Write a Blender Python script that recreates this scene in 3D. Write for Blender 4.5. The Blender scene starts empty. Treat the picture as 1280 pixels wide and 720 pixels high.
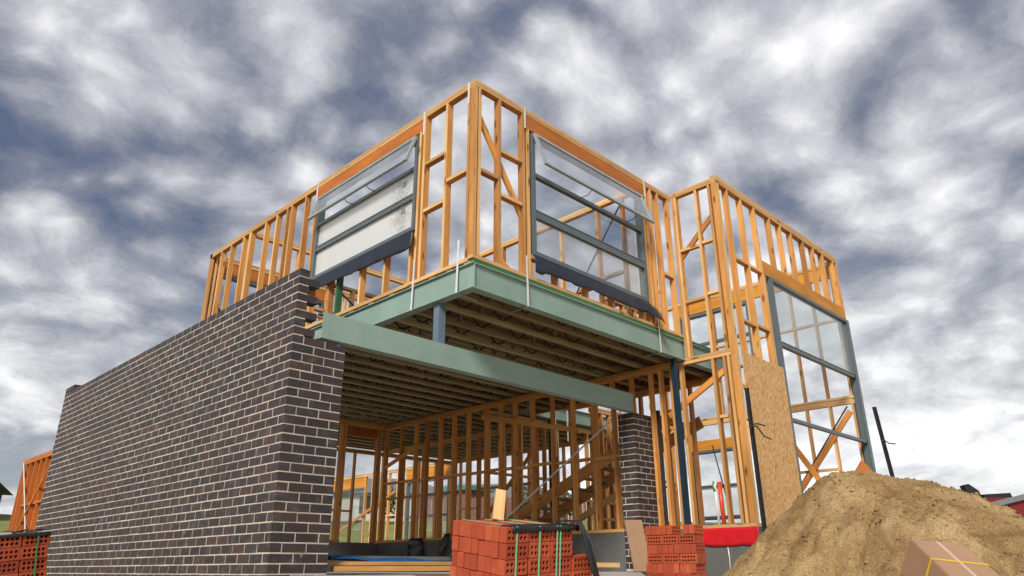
import bpy, bmesh, math, random
from mathutils import Vector, Matrix, noise
random.seed(7)
scene = bpy.context.scene
COL = scene.collection
R = math.radians

# ------------------------------------------------------------------ camera
F_PX, PITCH, YAW, ROLL = 899.344, R(21.2886), R(44.7327), R(-0.2423)
CAM = Vector((0, 0, 0.05))
fwd_h = Vector((math.cos(YAW), math.sin(YAW), 0))
lat = Vector((math.sin(YAW), -math.cos(YAW), 0))
upv = Vector((0, 0, 1))
fwd = fwd_h * math.cos(PITCH) + upv * math.sin(PITCH)
u0 = upv * math.cos(PITCH) - fwd_h * math.sin(PITCH)
cr = lat * math.cos(ROLL) + u0 * math.sin(ROLL)
cu = u0 * math.cos(ROLL) - lat * math.sin(ROLL)
cd = bpy.data.cameras.new('camera'); cam = bpy.data.objects.new('camera', cd); COL.objects.link(cam)
m = Matrix((cr, cu, -fwd)).transposed().to_4x4(); m.translation = CAM
cam.matrix_world = m
cd.sensor_width = 36; cd.lens = F_PX / 1280 * 36; cd.clip_start = 0.05; cd.clip_end = 3000
scene.camera = cam

def FL(d, l, z=0.0):                    # ground coordinates: d metres ahead, l metres to the right
    v = fwd_h * d + lat * l
    return Vector((v.x, v.y, z))

# ------------------------------------------------------------------ materials
def newmat(name):
    mt = bpy.data.materials.new(name); mt.use_nodes = True
    nt = mt.node_tree; b = nt.nodes['Principled BSDF']
    return mt, nt, b
def N(nt, t, **kw):
    n = nt.nodes.new(t)
    for k, v in kw.items(): setattr(n, k, v)
    return n
def ramp(nt, src, stops, interp='LINEAR'):
    r = N(nt, 'ShaderNodeValToRGB'); cr_ = r.color_ramp; cr_.interpolation = interp
    while len(cr_.elements) < len(stops): cr_.elements.new(0.5)
    for e, (p, c) in zip(cr_.elements, stops):
        e.position = p; e.color = (*c, 1) if len(c) == 3 else c
    nt.links.new(src, r.inputs[0]); return r.outputs[0]
def mixc(nt, fac, a, b, mode='MIX'):
    n = N(nt, 'ShaderNodeMix', data_type='RGBA', blend_type=mode)
    for s, v in ((n.inputs[0], fac), (n.inputs[6], a), (n.inputs[7], b)):
        if hasattr(v, 'is_linked'): nt.links.new(v, s)
        elif isinstance(v, (int, float)): s.default_value = v
        else: s.default_value = (*v, 1)
    return n.outputs[2]
def noise_tex(nt, vec, scale, detail=4, rough=.55, dist=0):
    n = N(nt, 'ShaderNodeTexNoise'); n.inputs['Scale'].default_value = scale
    n.inputs['Detail'].default_value = detail; n.inputs['Roughness'].default_value = rough
    n.inputs['Distortion'].default_value = dist
    if vec is not None: nt.links.new(vec, n.inputs['Vector'])
    return n.outputs['Fac']
def mapping(nt, vec, sc):
    mp = N(nt, 'ShaderNodeMapping'); mp.inputs['Scale'].default_value = sc
    nt.links.new(vec, mp.inputs['Vector']); return mp.outputs[0]
def bump(nt, b, h, strength=.3, dist=.01):
    n = N(nt, 'ShaderNodeBump'); n.inputs['Strength'].default_value = strength; n.inputs['Distance'].default_value = dist
    nt.links.new(h, n.inputs['Height']); nt.links.new(n.outputs[0], b.inputs['Normal'])

def wood(name, c1, c2, knot=.75, rough=.6, var=.38):
    mt, nt, b = newmat(name)
    uv = N(nt, 'ShaderNodeUVMap').outputs[0]
    oi = N(nt, 'ShaderNodeObjectInfo')
    geo = N(nt, 'ShaderNodeNewGeometry')
    add = N(nt, 'ShaderNodeVectorMath', operation='ADD'); nt.links.new(uv, add.inputs[0])
    cmb = N(nt, 'ShaderNodeCombineXYZ'); 
    for k in range(3):
        mm = N(nt, 'ShaderNodeMath', operation='MULTIPLY'); mm.inputs[1].default_value = 37.0 + 11 * k
        nt.links.new(geo.outputs['Random Per Island'] if k == 1 else oi.outputs['Random'], mm.inputs[0]); nt.links.new(mm.outputs[0], cmb.inputs[k])
    nt.links.new(cmb.outputs[0], add.inputs[1]); v = add.outputs[0]
    grain = noise_tex(nt, mapping(nt, v, (1.2, 42, 1)), 1.0, 5, .6, .6)
    col = ramp(nt, grain, [(.3, c1), (.7, c2)])
    blot = noise_tex(nt, mapping(nt, v, (1.1, 5, 1)), 1.0, 3)
    col = mixc(nt, ramp(nt, blot, [(.35, (0, 0, 0)), (.72, (.8, .8, .8))]), col, [x * .66 for x in c1])
    vo = N(nt, 'ShaderNodeTexVoronoi'); vo.inputs['Scale'].default_value = 1.0
    nt.links.new(mapping(nt, v, (2.3, 7.5, 1)), vo.inputs['Vector'])
    kn = ramp(nt, vo.outputs['Distance'], [(.10, (1, 1, 1)), (.20, (0, 0, 0))])
    kf = N(nt, 'ShaderNodeMath', operation='MULTIPLY'); kf.inputs[1].default_value = knot; nt.links.new(kn, kf.inputs[0])
    col = mixc(nt, kf.outputs[0], col, (.085, .026, .008))
    rnd = N(nt, 'ShaderNodeMath', operation='ADD'); nt.links.new(oi.outputs['Random'], rnd.inputs[0]); nt.links.new(geo.outputs['Random Per Island'], rnd.inputs[1])
    fr = N(nt, 'ShaderNodeMath', operation='FRACT'); nt.links.new(rnd.outputs[0], fr.inputs[0])
    col = mixc(nt, 1.0, col, ramp(nt, fr.outputs[0], [(0, (1 - var, 1 - var * 1.2, 1 - var * 1.4)), (.5, (.92, .9, .86)), (1, (1.0, 1.0, 1.0))]), 'MULTIPLY')
    nt.links.new(col, b.inputs['Base Color']); b.inputs['Roughness'].default_value = rough
    bump(nt, b, grain, .25, .002)
    return mt
def plain(name, c, rough=.6, metal=0, var=.25, scale=6, bmp=.1, spec=.5):
    mt, nt, b = newmat(name)
    tc = N(nt, 'ShaderNodeTexCoord').outputs['Object']
    n1 = noise_tex(nt, tc, scale, 6, .6)
    col = ramp(nt, n1, [(.25, [x * (1 - var) for x in c]), (.75, [min(1, x * (1 + var * .6)) for x in c])])
    nt.links.new(col, b.inputs['Base Color']); b.inputs['Roughness'].default_value = rough; b.inputs['Metallic'].default_value = metal
    b.inputs['Specular IOR Level'].default_value = spec
    if bmp: bump(nt, b, noise_tex(nt, tc, scale * 9, 4), bmp, .004)
    return mt
M = {}
M['pine'] = wood('pine_timber', (.78, .43, .15), (.92, .66, .33))
M['pine_red'] = wood('pine_timber_dark', (.78, .35, .085), (.90, .52, .19))
M['pine_wide_shade'] = wood('pine_timber_wide_shade', (.66, .27, .055), (.86, .47, .145))  # shade between the studs put into the wide-face colour
M['pine_red_wide_shade'] = wood('pine_timber_dark_wide_shade', (.76, .28, .045), (.88, .44, .11))  # same painted shade for the wide faces of the redder pine
WIDE_SHADE = {'pine_timber': M['pine_wide_shade'], 'pine_timber_dark': M['pine_red_wide_shade']}
M['lvl'] = wood('laminated_timber', (.66, .26, .02), (.80, .36, .035), knot=.08, var=.15)
M['lvl_red'] = wood('laminated_timber_red', (.50, .14, .018), (.62, .21, .03), knot=.15, var=.15)
M['green_timber'] = wood('treated_green_timber', (.33, .30, .15), (.49, .43, .24), knot=.1)
M['green_bright'] = wood('painted_green_timber', (.04, .17, .06), (.08, .26, .10), knot=.05)
M['osb_edge'] = wood('packer_timber', (.5, .26, .08), (.62, .36, .14))
def primer_steel():
    mt, nt, b = newmat('green_primer_steel')
    tc = N(nt, 'ShaderNodeTexCoord').outputs['Object']
    col = ramp(nt, noise_tex(nt, tc, 1.7, 6, .6), [(.25, (.205, .305, .26)), (.75, (.285, .40, .345))])
    st = noise_tex(nt, mapping(nt, tc, (3.5, 3.5, .9)), 1, 7, .7, .4)
    col = mixc(nt, ramp(nt, st, [(.55, (0, 0, 0)), (.75, (.35, .35, .35))]), col, (.36, .45, .40))
    sc = noise_tex(nt, mapping(nt, tc, (2.2, 2.2, 40)), 1, 4, .6)
    m1 = ramp(nt, sc, [(.70, (0, 0, 0)), (.73, (.6, .6, .6))])
    col = mixc(nt, m1, col, (.07, .09, .08))
    rs = noise_tex(nt, tc, 11, 5, .7)
    col = mixc(nt, ramp(nt, rs, [(.70, (0, 0, 0)), (.78, (.7, .7, .7))]), col, (.20, .10, .055))
    nt.links.new(col, b.inputs['Base Color']); b.inputs['Roughness'].default_value = .55
    bump(nt, b, st, .08, .004)
    return mt
M['steel_green'] = primer_steel()
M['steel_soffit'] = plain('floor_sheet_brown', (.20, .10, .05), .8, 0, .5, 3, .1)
M['steel_navy'] = plain('navy_steel', (.006, .030, .052), .45, 0, .2, 3, .02)
M['steel_blue'] = plain('blue_grey_steel', (.13, .19, .25), .45, 0, .15, 3, .02)
M['alu'] = plain('grey_window_aluminium', (.105, .135, .145), .38, .0, .12, 4, .01, .6)
M['alu_pale'] = plain('pale_window_aluminium', (.30, .35, .36), .38, 0, .12, 4, .01, .6)
M['flash'] = plain('black_flashing', (.018, .024, .038), .42, 0, .5, 4, .5)
M['galv'] = plain('galvanised_strap', (.78, .78, .76), .42, .2, .15, 12, .02)
M['black_steel'] = plain('black_steel', (.02, .022, .024), .5, .2, .4, 25, .2)
M['dark_foam'] = plain('dark_joint_foam', (.045, .04, .04), .9, 0, .4, 15, .3)
M['concrete'] = plain('grey_concrete', (.135, .135, .128), .85, 0, .35, 2.4, .25)
M['bounce_floor'] = plain('pale_bounce_floor', (.54, .52, .48), .85, 0, .2, 2.0, .2)  # kept pale so the floor bounces light up into the dark interior
M['red_plastic'] = plain('red_membrane', (.62, .012, .02), .38, 0, .25, 5, .3)
M['red_pipe'] = plain('orange_red_pipe', (.72, .07, .02), .4, 0, .1, 8, 0)
M['white_and_highlight'] = plain('white_and_highlight', (.75, .75, .74), .4, 0, .08, 8, 0)
M['green_tape'] = plain('green_tape', (.16, .26, .04), .5, 0, .2, 20, .1)
M['strap_mint'] = plain('mint_green_strap', (.22, .62, .34), .4, 0, .1, 9, 0)
M['strap_green'] = plain('dark_green_strap', (.01, .28, .10), .4, 0, .1, 9, 0)
M['black_plastic'] = plain('black_plastic', (.016, .018, .022), .35, 0, .5, 5, .6)
M['blue_plastic'] = plain('blue_plastic_sheet', (.01, .10, .28), .4, 0, .4, 5, .5)
M['card'] = plain('brown_cardboard', (.37, .22, .125), .8, 0, .14, 3, .05)
M['card_tape'] = plain('clear_packing_tape', (.58, .42, .31), .3, 0, .06, 3, 0)
M['yellow'] = plain('yellow_strap', (.75, .50, .015), .4, 0, .08, 9, 0)
M['skip_red'] = plain('red_skip_paint', (.20, .012, .010), .5, 0, .3, 2, .05)
M['skip_rail'] = plain('grey_steel_rail', (.22, .22, .23), .5, .3, .2, 5, .05)
M['roof_grey'] = plain('grey_roof', (.16, .16, .17), .7, 0, .2, 1, .1)
M['wall_dark'] = plain('dark_house_wall', (.06, .05, .05), .8, 0, .2, 1, .1)
M['wall_pale'] = plain('pale_house_wall', (.50, .48, .44), .8, 0, .12, 1, .1)
M['fence_brown'] = plain('brown_paling', (.20, .10, .07), .85, 0, .35, 4, .2)
M['teal'] = plain('teal_sheet', (.06, .22, .20), .5, 0, .15, 2, .05)
M['dark_glass'] = plain('dark_window_glass', (.02, .025, .03), .08, 0, .1, 2, 0)
M['foliage'] = plain('shrub_leaves', (.06, .09, .03), .7, 0, .5, 3, .1)
M['bark'] = plain('bark', (.10, .07, .05), .9, 0, .3, 8, .4)
M['grass_blade'] = plain('grass_blade', (.10, .20, .035), .6, 0, .3, 8, 0)
M['rust'] = plain('rusty_wire', (.06, .045, .035), .7, .3, .3, 20, .1)
M['sticker'] = plain('grey_sticker', (.22, .25, .26), .6, 0, .3, 60, 0)

def brick_mat():
    mt, nt, b = newmat('dark_clay_brick')
    geo = N(nt, 'ShaderNodeNewGeometry'); tc = N(nt, 'ShaderNodeTexCoord').outputs['Object']
    base = ramp(nt, geo.outputs['Random Per Island'], [(0, (.016, .015, .021)), (.2, (.034, .023, .024)), (.42, (.024, .022, .028)), (.55, (.050, .030, .027)), (.7, (.018, .021, .032)), (.84, (.056, .034, .030)), (.94, (.066, .032, .025)), (1, (.034, .032, .040))])
    add = N(nt, 'ShaderNodeVectorMath', operation='ADD'); nt.links.new(tc, add.inputs[0])
    n1 = noise_tex(nt, tc, 34, 5, .65)
    col = mixc(nt, ramp(nt, n1, [(.38, (0, 0, 0)), (.72, (.75, .75, .75))]), base, (.062, .042, .038))
    n2 = noise_tex(nt, tc, 7, 6, .7)
    col = mixc(nt, ramp(nt, n2, [(.52, (0, 0, 0)), (.78, (.55, .55, .55))]), col, (.17, .155, .148))
    sp = noise_tex(nt, tc, 16, 3, .6)
    col = mixc(nt, ramp(nt, sp, [(.69, (0, 0, 0)), (.76, (.55, .55, .55))]), col, (.38, .35, .31))
    nt.links.new(col, b.inputs['Base Color']); b.inputs['Roughness'].default_value = .62
    bump(nt, b, noise_tex(nt, tc, 90, 5), .45, .004)
    return mt
M['brick'] = brick_mat()
def mortar_mat():
    mt, nt, b = newmat('cream_mortar')
    tc = N(nt, 'ShaderNodeTexCoord').outputs['Object']
    col = ramp(nt, noise_tex(nt, tc, 5, 6, .7), [(.3, (.40, .35, .28)), (.7, (.68, .61, .50))])
    nt.links.new(col, b.inputs['Base Color']); b.inputs['Roughness'].default_value = .95
    bump(nt, b, noise_tex(nt, tc, 120, 3), .5, .004)
    return mt
M['mortar'] = mortar_mat()
def redbrick_mat():
    mt, nt, b = newmat('red_cored_brick')
    oi = N(nt, 'ShaderNodeObjectInfo'); tc = N(nt, 'ShaderNodeTexCoord').outputs['Object']
    cmb = N(nt, 'ShaderNodeVectorMath', operation='ADD'); nt.links.new(tc, cmb.inputs[0])
    sc = N(nt, 'ShaderNodeMath', operation='MULTIPLY'); sc.inputs[1].default_value = 50; nt.links.new(oi.outputs['Random'], sc.inputs[0]); nt.links.new(sc.outputs[0], cmb.inputs[1])
    base = ramp(nt, oi.outputs['Random'], [(0, (.31, .044, .012)), (.35, (.48, .084, .022)), (.7, (.39, .060, .016)), (1, (.56, .120, .036))])
    n1 = noise_tex(nt, cmb.outputs[0], 13, 6, .7)
    col = mixc(nt, ramp(nt, n1, [(.35, (0, 0, 0)), (.7, (.7, .7, .7))]), base, (.30, .045, .026))
    n2 = noise_tex(nt, mapping(nt, cmb.outputs[0], (1, 1, 2.5)), 9, 6, .75)
    col = mixc(nt, ramp(nt, n2, [(.56, (0, 0, 0)), (.8, (.42, .42, .42))]), col, (.62, .25, .12))
    nt.links.new(col, b.inputs['Base Color']); b.inputs['Roughness'].default_value = .8
    bump(nt, b, noise_tex(nt, cmb.outputs[0], 110, 4), .4, .003)
    return mt
M['redbrick'] = redbrick_mat()
def osb_mat():
    mt, nt, b = newmat('strand_board')
    tc = N(nt, 'ShaderNodeTexCoord').outputs['Object']
    w = noise_tex(nt, tc, 3, 2); 
    v1 = N(nt, 'ShaderNodeTexVoronoi'); v1.inputs['Scale'].default_value = 1; v1.inputs['Randomness'].default_value = 1
    nt.links.new(mapping(nt, tc, (70, 70, 24)), v1.inputs['Vector'])
    s1 = N(nt, 'ShaderNodeSeparateColor'); nt.links.new(v1.outputs['Color'], s1.inputs[0])
    col = ramp(nt, s1.outputs[0], [(0, (.44, .21, .065)), (.3, (.62, .35, .125)), (.7, (.70, .43, .17)), (1, (.78, .54, .26))])
    v2 = noise_tex(nt, mapping(nt, tc, (110, 110, 34)), 1, 5, .7)
    col = mixc(nt, ramp(nt, v2, [(.5, (0, 0, 0)), (.75, (.6, .6, .6))]), col, (.34, .15, .045))
    nt.links.new(col, b.inputs['Base Color']); b.inputs['Roughness'].default_value = .7
    bump(nt, b, s1.outputs[1], .3, .004)
    return mt
M['osb'] = osb_mat()
def sand_mat():
    mt, nt, b = newmat('damp_sand')
    tc = N(nt, 'ShaderNodeTexCoord').outputs['Object']
    n1 = noise_tex(nt, tc, 1.6, 7, .65, .4)
    col = ramp(nt, n1, [(.32, (.23, .135, .055)), (.48, (.41, .27, .122)), (.66, (.58, .41, .205))])
    n2 = noise_tex(nt, tc, 9, 8, .78)
    col = mixc(nt, ramp(nt, n2, [(.52, (0, 0, 0)), (.68, (.7, .7, .7))]), col, (.21, .118, .047))
    nt.links.new(col, b.inputs['Base Color']); b.inputs['Roughness'].default_value = .95; b.inputs['Specular IOR Level'].default_value = .1
    n3 = noise_tex(nt, tc, 75, 3, .7)
    col = mixc(nt, 1.0, col, ramp(nt, n3, [(.32, (.62, .58, .54)), (.5, (.95, .95, .95)), (.68, (1.3, 1.3, 1.28))]), 'MULTIPLY'); nt.links.new(col, b.inputs['Base Color'])
    h = N(nt, 'ShaderNodeMath', operation='ADD'); nt.links.new(noise_tex(nt, tc, 30, 8, .75), h.inputs[0]); nt.links.new(noise_tex(nt, tc, 130, 4, .7), h.inputs[1])
    bump(nt, b, h.outputs[0], .8, .02)
    return mt
M['sand'] = sand_mat()
def ground_mat():
    mt, nt, b = newmat('site_ground')
    tc = N(nt, 'ShaderNodeTexCoord').outputs['Object']
    n1 = noise_tex(nt, tc, .35, 8, .65)
    dirt = ramp(nt, noise_tex(nt, tc, 3, 7, .7), [(.3, (.30, .23, .16)), (.7, (.50, .41, .30))])  # dirt kept pale to bounce light into the house
    grass = ramp(nt, noise_tex(nt, tc, 1.2, 8, .75), [(.3, (.10, .11, .03)), (.5, (.20, .21, .06)), (.72, (.33, .30, .11))])
    geo = N(nt, 'ShaderNodeSeparateXYZ'); nt.links.new(tc, geo.inputs[0])
    ln = N(nt, 'ShaderNodeVectorMath', operation='LENGTH'); nt.links.new(tc, ln.inputs[0])
    a = N(nt, 'ShaderNodeMath', operation='MULTIPLY_ADD'); nt.links.new(n1, a.inputs[0]); a.inputs[1].default_value = 14; nt.links.new(ln.outputs['Value'], a.inputs[2])
    fac = N(nt, 'ShaderNodeMapRange'); fac.inputs[1].default_value = 30; fac.inputs[2].default_value = 38; nt.links.new(a.outputs[0], fac.inputs[0])
    col = mixc(nt, fac.outputs[0], dirt, grass)
    nt.links.new(col, b.inputs['Base Color']); b.inputs['Roughness'].default_value = .95
    bump(nt, b, noise_tex(nt, tc, 14, 8, .7), .6, .05)
    return mt
M['ground'] = ground_mat()

def glass(name, film=0.0, tint=(.93, .95, .95), filmcol=(.80, .83, .84), refl=.12, dirt=None):
    mt = bpy.data.materials.new(name); mt.use_nodes = True; nt = mt.node_tree; nt.nodes.clear()
    out = N(nt, 'ShaderNodeOutputMaterial'); tr = N(nt, 'ShaderNodeBsdfTransparent'); tr.inputs[0].default_value = (*tint, 1)
    gl = N(nt, 'ShaderNodeBsdfGlossy'); gl.inputs['Roughness'].default_value = .015; gl.inputs[0].default_value = (.9, .93, .95, 1)
    fr = N(nt, 'ShaderNodeLayerWeight'); fr.inputs[0].default_value = .5
    pw = N(nt, 'ShaderNodeMath', operation='POWER'); pw.inputs[1].default_value = 4.5; nt.links.new(fr.outputs['Facing'], pw.inputs[0])
    mu = N(nt, 'ShaderNodeMath', operation='MULTIPLY_ADD'); mu.inputs[1].default_value = .8; mu.inputs[2].default_value = refl * .4; nt.links.new(pw.outputs[0], mu.inputs[0])
    mx = N(nt, 'ShaderNodeMixShader'); nt.links.new(mu.outputs[0], mx.inputs[0]); nt.links.new(tr.outputs[0], mx.inputs[1]); nt.links.new(gl.outputs[0], mx.inputs[2])
    last = mx.outputs[0]
    if film > 0:
        df = N(nt, 'ShaderNodeBsdfDiffuse'); df.inputs[0].default_value = (*filmcol, 1)
        tl = N(nt, 'ShaderNodeBsdfTranslucent'); tl.inputs[0].default_value = (*filmcol, 1)
        m0 = N(nt, 'ShaderNodeMixShader'); m0.inputs[0].default_value = .45
        nt.links.new(df.outputs[0], m0.inputs[1]); nt.links.new(tl.outputs[0], m0.inputs[2])
        tc = N(nt, 'ShaderNodeTexCoord').outputs['Object']
        nz = noise_tex(nt, tc, 2.2, 5, .6)
        fm = N(nt, 'ShaderNodeMath', operation='MULTIPLY_ADD'); fm.inputs[1].default_value = .2; fm.inputs[2].default_value = film - .10; nt.links.new(nz, fm.inputs[0])
        if dirt:
            ds = N(nt, 'ShaderNodeVectorMath', operation='DISTANCE'); nt.links.new(tc, ds.inputs[0]); ds.inputs[1].default_value = dirt
            sm = noise_tex(nt, mapping(nt, tc, (9, 9, 16)), 1, 6, .75, 1.2)
            a = N(nt, 'ShaderNodeMath', operation='MULTIPLY_ADD'); nt.links.new(ds.outputs['Value'], a.inputs[0]); a.inputs[1].default_value = -.75; nt.links.new(sm, a.inputs[2])
            dcol = mixc(nt, ramp(nt, a.outputs[0], [(.32, (0, 0, 0)), (.46, (.45, .45, .45))]), filmcol, (.34, .35, .33))
            nt.links.new(dcol, df.inputs[0]); nt.links.new(dcol, tl.inputs[0])
        m2 = N(nt, 'ShaderNodeMixShader'); nt.links.new(fm.outputs[0], m2.inputs[0]); nt.links.new(last, m2.inputs[1]); nt.links.new(m0.outputs[0], m2.inputs[2])
        last = m2.outputs[0]
    nt.links.new(last, out.inputs[0]); return mt
M['glass'] = glass('clear_window_glass')
M['sash_glass'] = glass('sash_glass', .15, filmcol=(.80, .83, .92))
M['glass_haze'] = glass('hazy_window_glass', .15, filmcol=(.92, .94, .95))
M['glass_tint'] = glass('protected_window_glass', .20, filmcol=(.66, .74, .74))

# ------------------------------------------------------------------ mesh helpers
class MB:
    def __init__(self, wide=False): self.wide = wide; self.bm = bmesh.new(); self.uv = self.bm.loops.layers.uv.new('UVMap')
    def hexa(self, P, mi=0, lx=None):
        vs = [self.bm.verts.new(p) for p in P]
        fs = [(0, 3, 2, 1), (4, 5, 6, 7), (0, 1, 5, 4), (1, 2, 6, 5), (2, 3, 7, 6), (3, 0, 4, 7)]
        P = [Vector(p) for p in P]
        ax = [P[1] - P[0], P[3] - P[0], P[4] - P[0]]
        L = [a.length for a in ax]; k = L.index(max(L)) if lx is None else lx
        d = [a.normalized() if a.length else a for a in ax]
        o = [i for i in range(3) if i != k]
        off = random.random() * 3
        for f in fs:
            fc = self.bm.faces.new([vs[i] for i in f]); fc.material_index = mi
            if self.wide:
                fc.normal_update(); th = min(o, key=lambda i: L[i]); fc.material_index = 1 if abs(d[th].dot(fc.normal)) > .7 else 0  # wide faces take the shaded copy of the pine
            n = fc.normal if fc.normal.length else Vector((0, 0, 1)); fc.normal_update(); n = fc.normal
            # across axis: the short axis lying in this face
            a = min(o, key=lambda i: abs(d[i].dot(n)))
            if abs(d[k].dot(n)) > .7: uax, vax = d[o[0]], d[o[1]]
            else: uax, vax = d[k], d[a]
            for lp, i in zip(fc.loops, f):
                q = P[i] - P[0]; lp[self.uv].uv = (q.dot(uax) + off, q.dot(vax) + off * .37 + a * .21)
    def box(self, x0, x1, y0, y1, z0, z1, mi=0):
        self.hexa([(x0, y0, z0), (x1, y0, z0), (x1, y1, z0), (x0, y1, z0), (x0, y0, z1), (x1, y0, z1), (x1, y1, z1), (x0, y1, z1)], mi); return self
    def bar(self, p, q, w, d, side=None, mi=0):         # rectangular bar from p to q, w along 'side', d across
        p, q = Vector(p), Vector(q); a = (q - p).normalized()
        s = Vector(side) if side is not None else (Vector((0, 0, 1)) if abs(a.z) < .9 else Vector((1, 0, 0)))
        s = (s - a * s.dot(a)).normalized(); t = a.cross(s)
        s *= w / 2; t *= d / 2
        self.hexa([p - s - t, q - s - t, q + s - t, p + s - t, p - s + t, q - s + t, q + s + t, p + s + t], mi, 0); return self
    def tube(self, pts, r, n=8, mi=0, cap=True):
        pts = [Vector(p) for p in pts]; rings = []
        for i, p in enumerate(pts):
            a = (pts[min(i + 1, len(pts) - 1)] - pts[max(i - 1, 0)]).normalized()
            s = a.orthogonal().normalized() if i == 0 else (s - a * s.dot(a)).normalized()
            t = a.cross(s); rr = r[i] if isinstance(r, (list, tuple)) else r
            rings.append([self.bm.verts.new(p + (s * math.cos(2 * math.pi * k / n) + t * math.sin(2 * math.pi * k / n)) * rr) for k in range(n)])
        for A, B in zip(rings, rings[1:]):
            for k in range(n):
                f = self.bm.faces.new((A[k], A[(k + 1) % n], B[(k + 1) % n], B[k])); f.material_index = mi; f.smooth = True
        if cap:
            for rg in (rings[0][::-1], rings[-1]): self.bm.faces.new(rg).material_index = mi
        return self
    def prism(self, poly, vec, mi=0):
        A = [self.bm.verts.new(p) for p in poly]; B = [self.bm.verts.new(Vector(p) + Vector(vec)) for p in poly]
        n = len(poly)
        self.bm.faces.new(A[::-1]).material_index = mi; self.bm.faces.new(B).material_index = mi
        for i in range(n): self.bm.faces.new((A[i], A[(i + 1) % n], B[(i + 1) % n], B[i])).material_index = mi
        return self
    def sheet(self, grid, thick=.004, mi=0):            # a thin solid sheet through a grid of points
        rows, cols = len(grid), len(grid[0])
        G = [[Vector(p) for p in r] for r in grid]
        nv = lambda i, j: ((G[min(i + 1, rows - 1)][j] - G[max(i - 1, 0)][j]).cross(G[i][min(j + 1, cols - 1)] - G[i][max(j - 1, 0)])).normalized() * thick
        A = [[self.bm.verts.new(G[i][j]) for j in range(cols)] for i in range(rows)]
        B = [[self.bm.verts.new(G[i][j] + nv(i, j)) for j in range(cols)] for i in range(rows)]
        for i in range(rows - 1):
            for j in range(cols - 1):
                for Q, rv in ((A, True), (B, False)):
                    q = [Q[i][j], Q[i + 1][j], Q[i + 1][j + 1], Q[i][j + 1]]
                    f = self.bm.faces.new(q[::-1] if rv else q); f.material_index = mi; f.smooth = True
        per = [(0, j) for j in range(cols)] + [(i, cols - 1) for i in range(1, rows)] + [(rows - 1, j) for j in range(cols - 2, -1, -1)] + [(i, 0) for i in range(rows - 2, 0, -1)]
        for (a, b), (c, d) in zip(per, per[1:] + per[:1]):
            self.bm.faces.new((A[a][b], A[c][d], B[c][d], B[a][b])).material_index = mi
        return self
    def build(self, name, mats, parent=None, base=None, recalc=True):
        if not isinstance(mats, (list, tuple)): mats = [mats, WIDE_SHADE[mats.name]] if self.wide and mats.name in WIDE_SHADE else [mats]
        if recalc: bmesh.ops.recalc_face_normals(self.bm, faces=self.bm.faces)
        b = Vector(base) if base is not None else (world_base(parent) if parent else Vector((0, 0, 0)))
        bmesh.ops.translate(self.bm, verts=self.bm.verts, vec=-b)
        me = bpy.data.meshes.new(name); self.bm.to_mesh(me); self.bm.free()
        for mt in mats: me.materials.append(mt)
        o = bpy.data.objects.new(name, me); COL.objects.link(o)
        if parent: o.parent = parent
        else: o.location = b
        return o
def world_base(o):
    v = Vector((0, 0, 0))
    while o: v = v + o.location; o = o.parent
    return v
def tag(o, label=None, cat=None, group=None, kind=None):
    for k, v in (('label', label), ('category', cat), ('group', group), ('kind', kind)):
        if v: o[k] = v
    return o
def empty(name, loc, label, cat, group=None):
    o = bpy.data.objects.new(name, None); COL.objects.link(o); o.location = loc; o.empty_display_size = .2
    return tag(o, label, cat, group)
J = lambda s=.004: random.uniform(-s, s)

# ------------------------------------------------------------------ terrain
def gz(x, y):
    d = Vector((x, y, 0)).dot(fwd_h); r = math.hypot(x, y)
    t = max(0, min(1, (d - 2.5) / 5.0)); t = t * t * (3 - 2 * t)
    z = -.95 + t * .72
    if r > 26:
        k = max(0, min(1, (r - 27) / 24)); k = k * k * (3 - 2 * k)
        z += k * (3.1 + .5 * noise.noise(Vector((x * .03, y * .03, 1))))
    z += .05 * noise.noise(Vector((x * .6, y * .6, 0))) + .25 * noise.noise(Vector((x * .07, y * .07, 5))) * min(1, r / 30)
    return z
def terrain():
    mb = MB(); bm = mb.bm
    rad = [0, .7, 1.5, 2.3, 3.1, 4, 5, 6, 7, 8, 9.5, 11, 13, 15, 18, 21, 24, 27, 29, 31, 33, 35, 37, 39, 42, 45, 48, 52, 58, 66, 80, 110, 170, 300, 600, 1500]
    n = 96; prev = None; c = bm.verts.new((0, 0, gz(0, 0)))
    for r in rad[1:]:
        ring = [bm.verts.new((r * math.cos(2 * math.pi * k / n), r * math.sin(2 * math.pi * k / n), gz(r * math.cos(2 * math.pi * k / n), r * math.sin(2 * math.pi * k / n)))) for k in range(n)]
        for k in range(n):
            f = bm.faces.new((c, ring[k], ring[(k + 1) % n])) if prev is None else bm.faces.new((prev[k], ring[k], ring[(k + 1) % n], prev[(k + 1) % n]))
            f.smooth = True
        prev = ring
    o = mb.build('ground', M['ground']); tag(o, kind='structure')
terrain()

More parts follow.
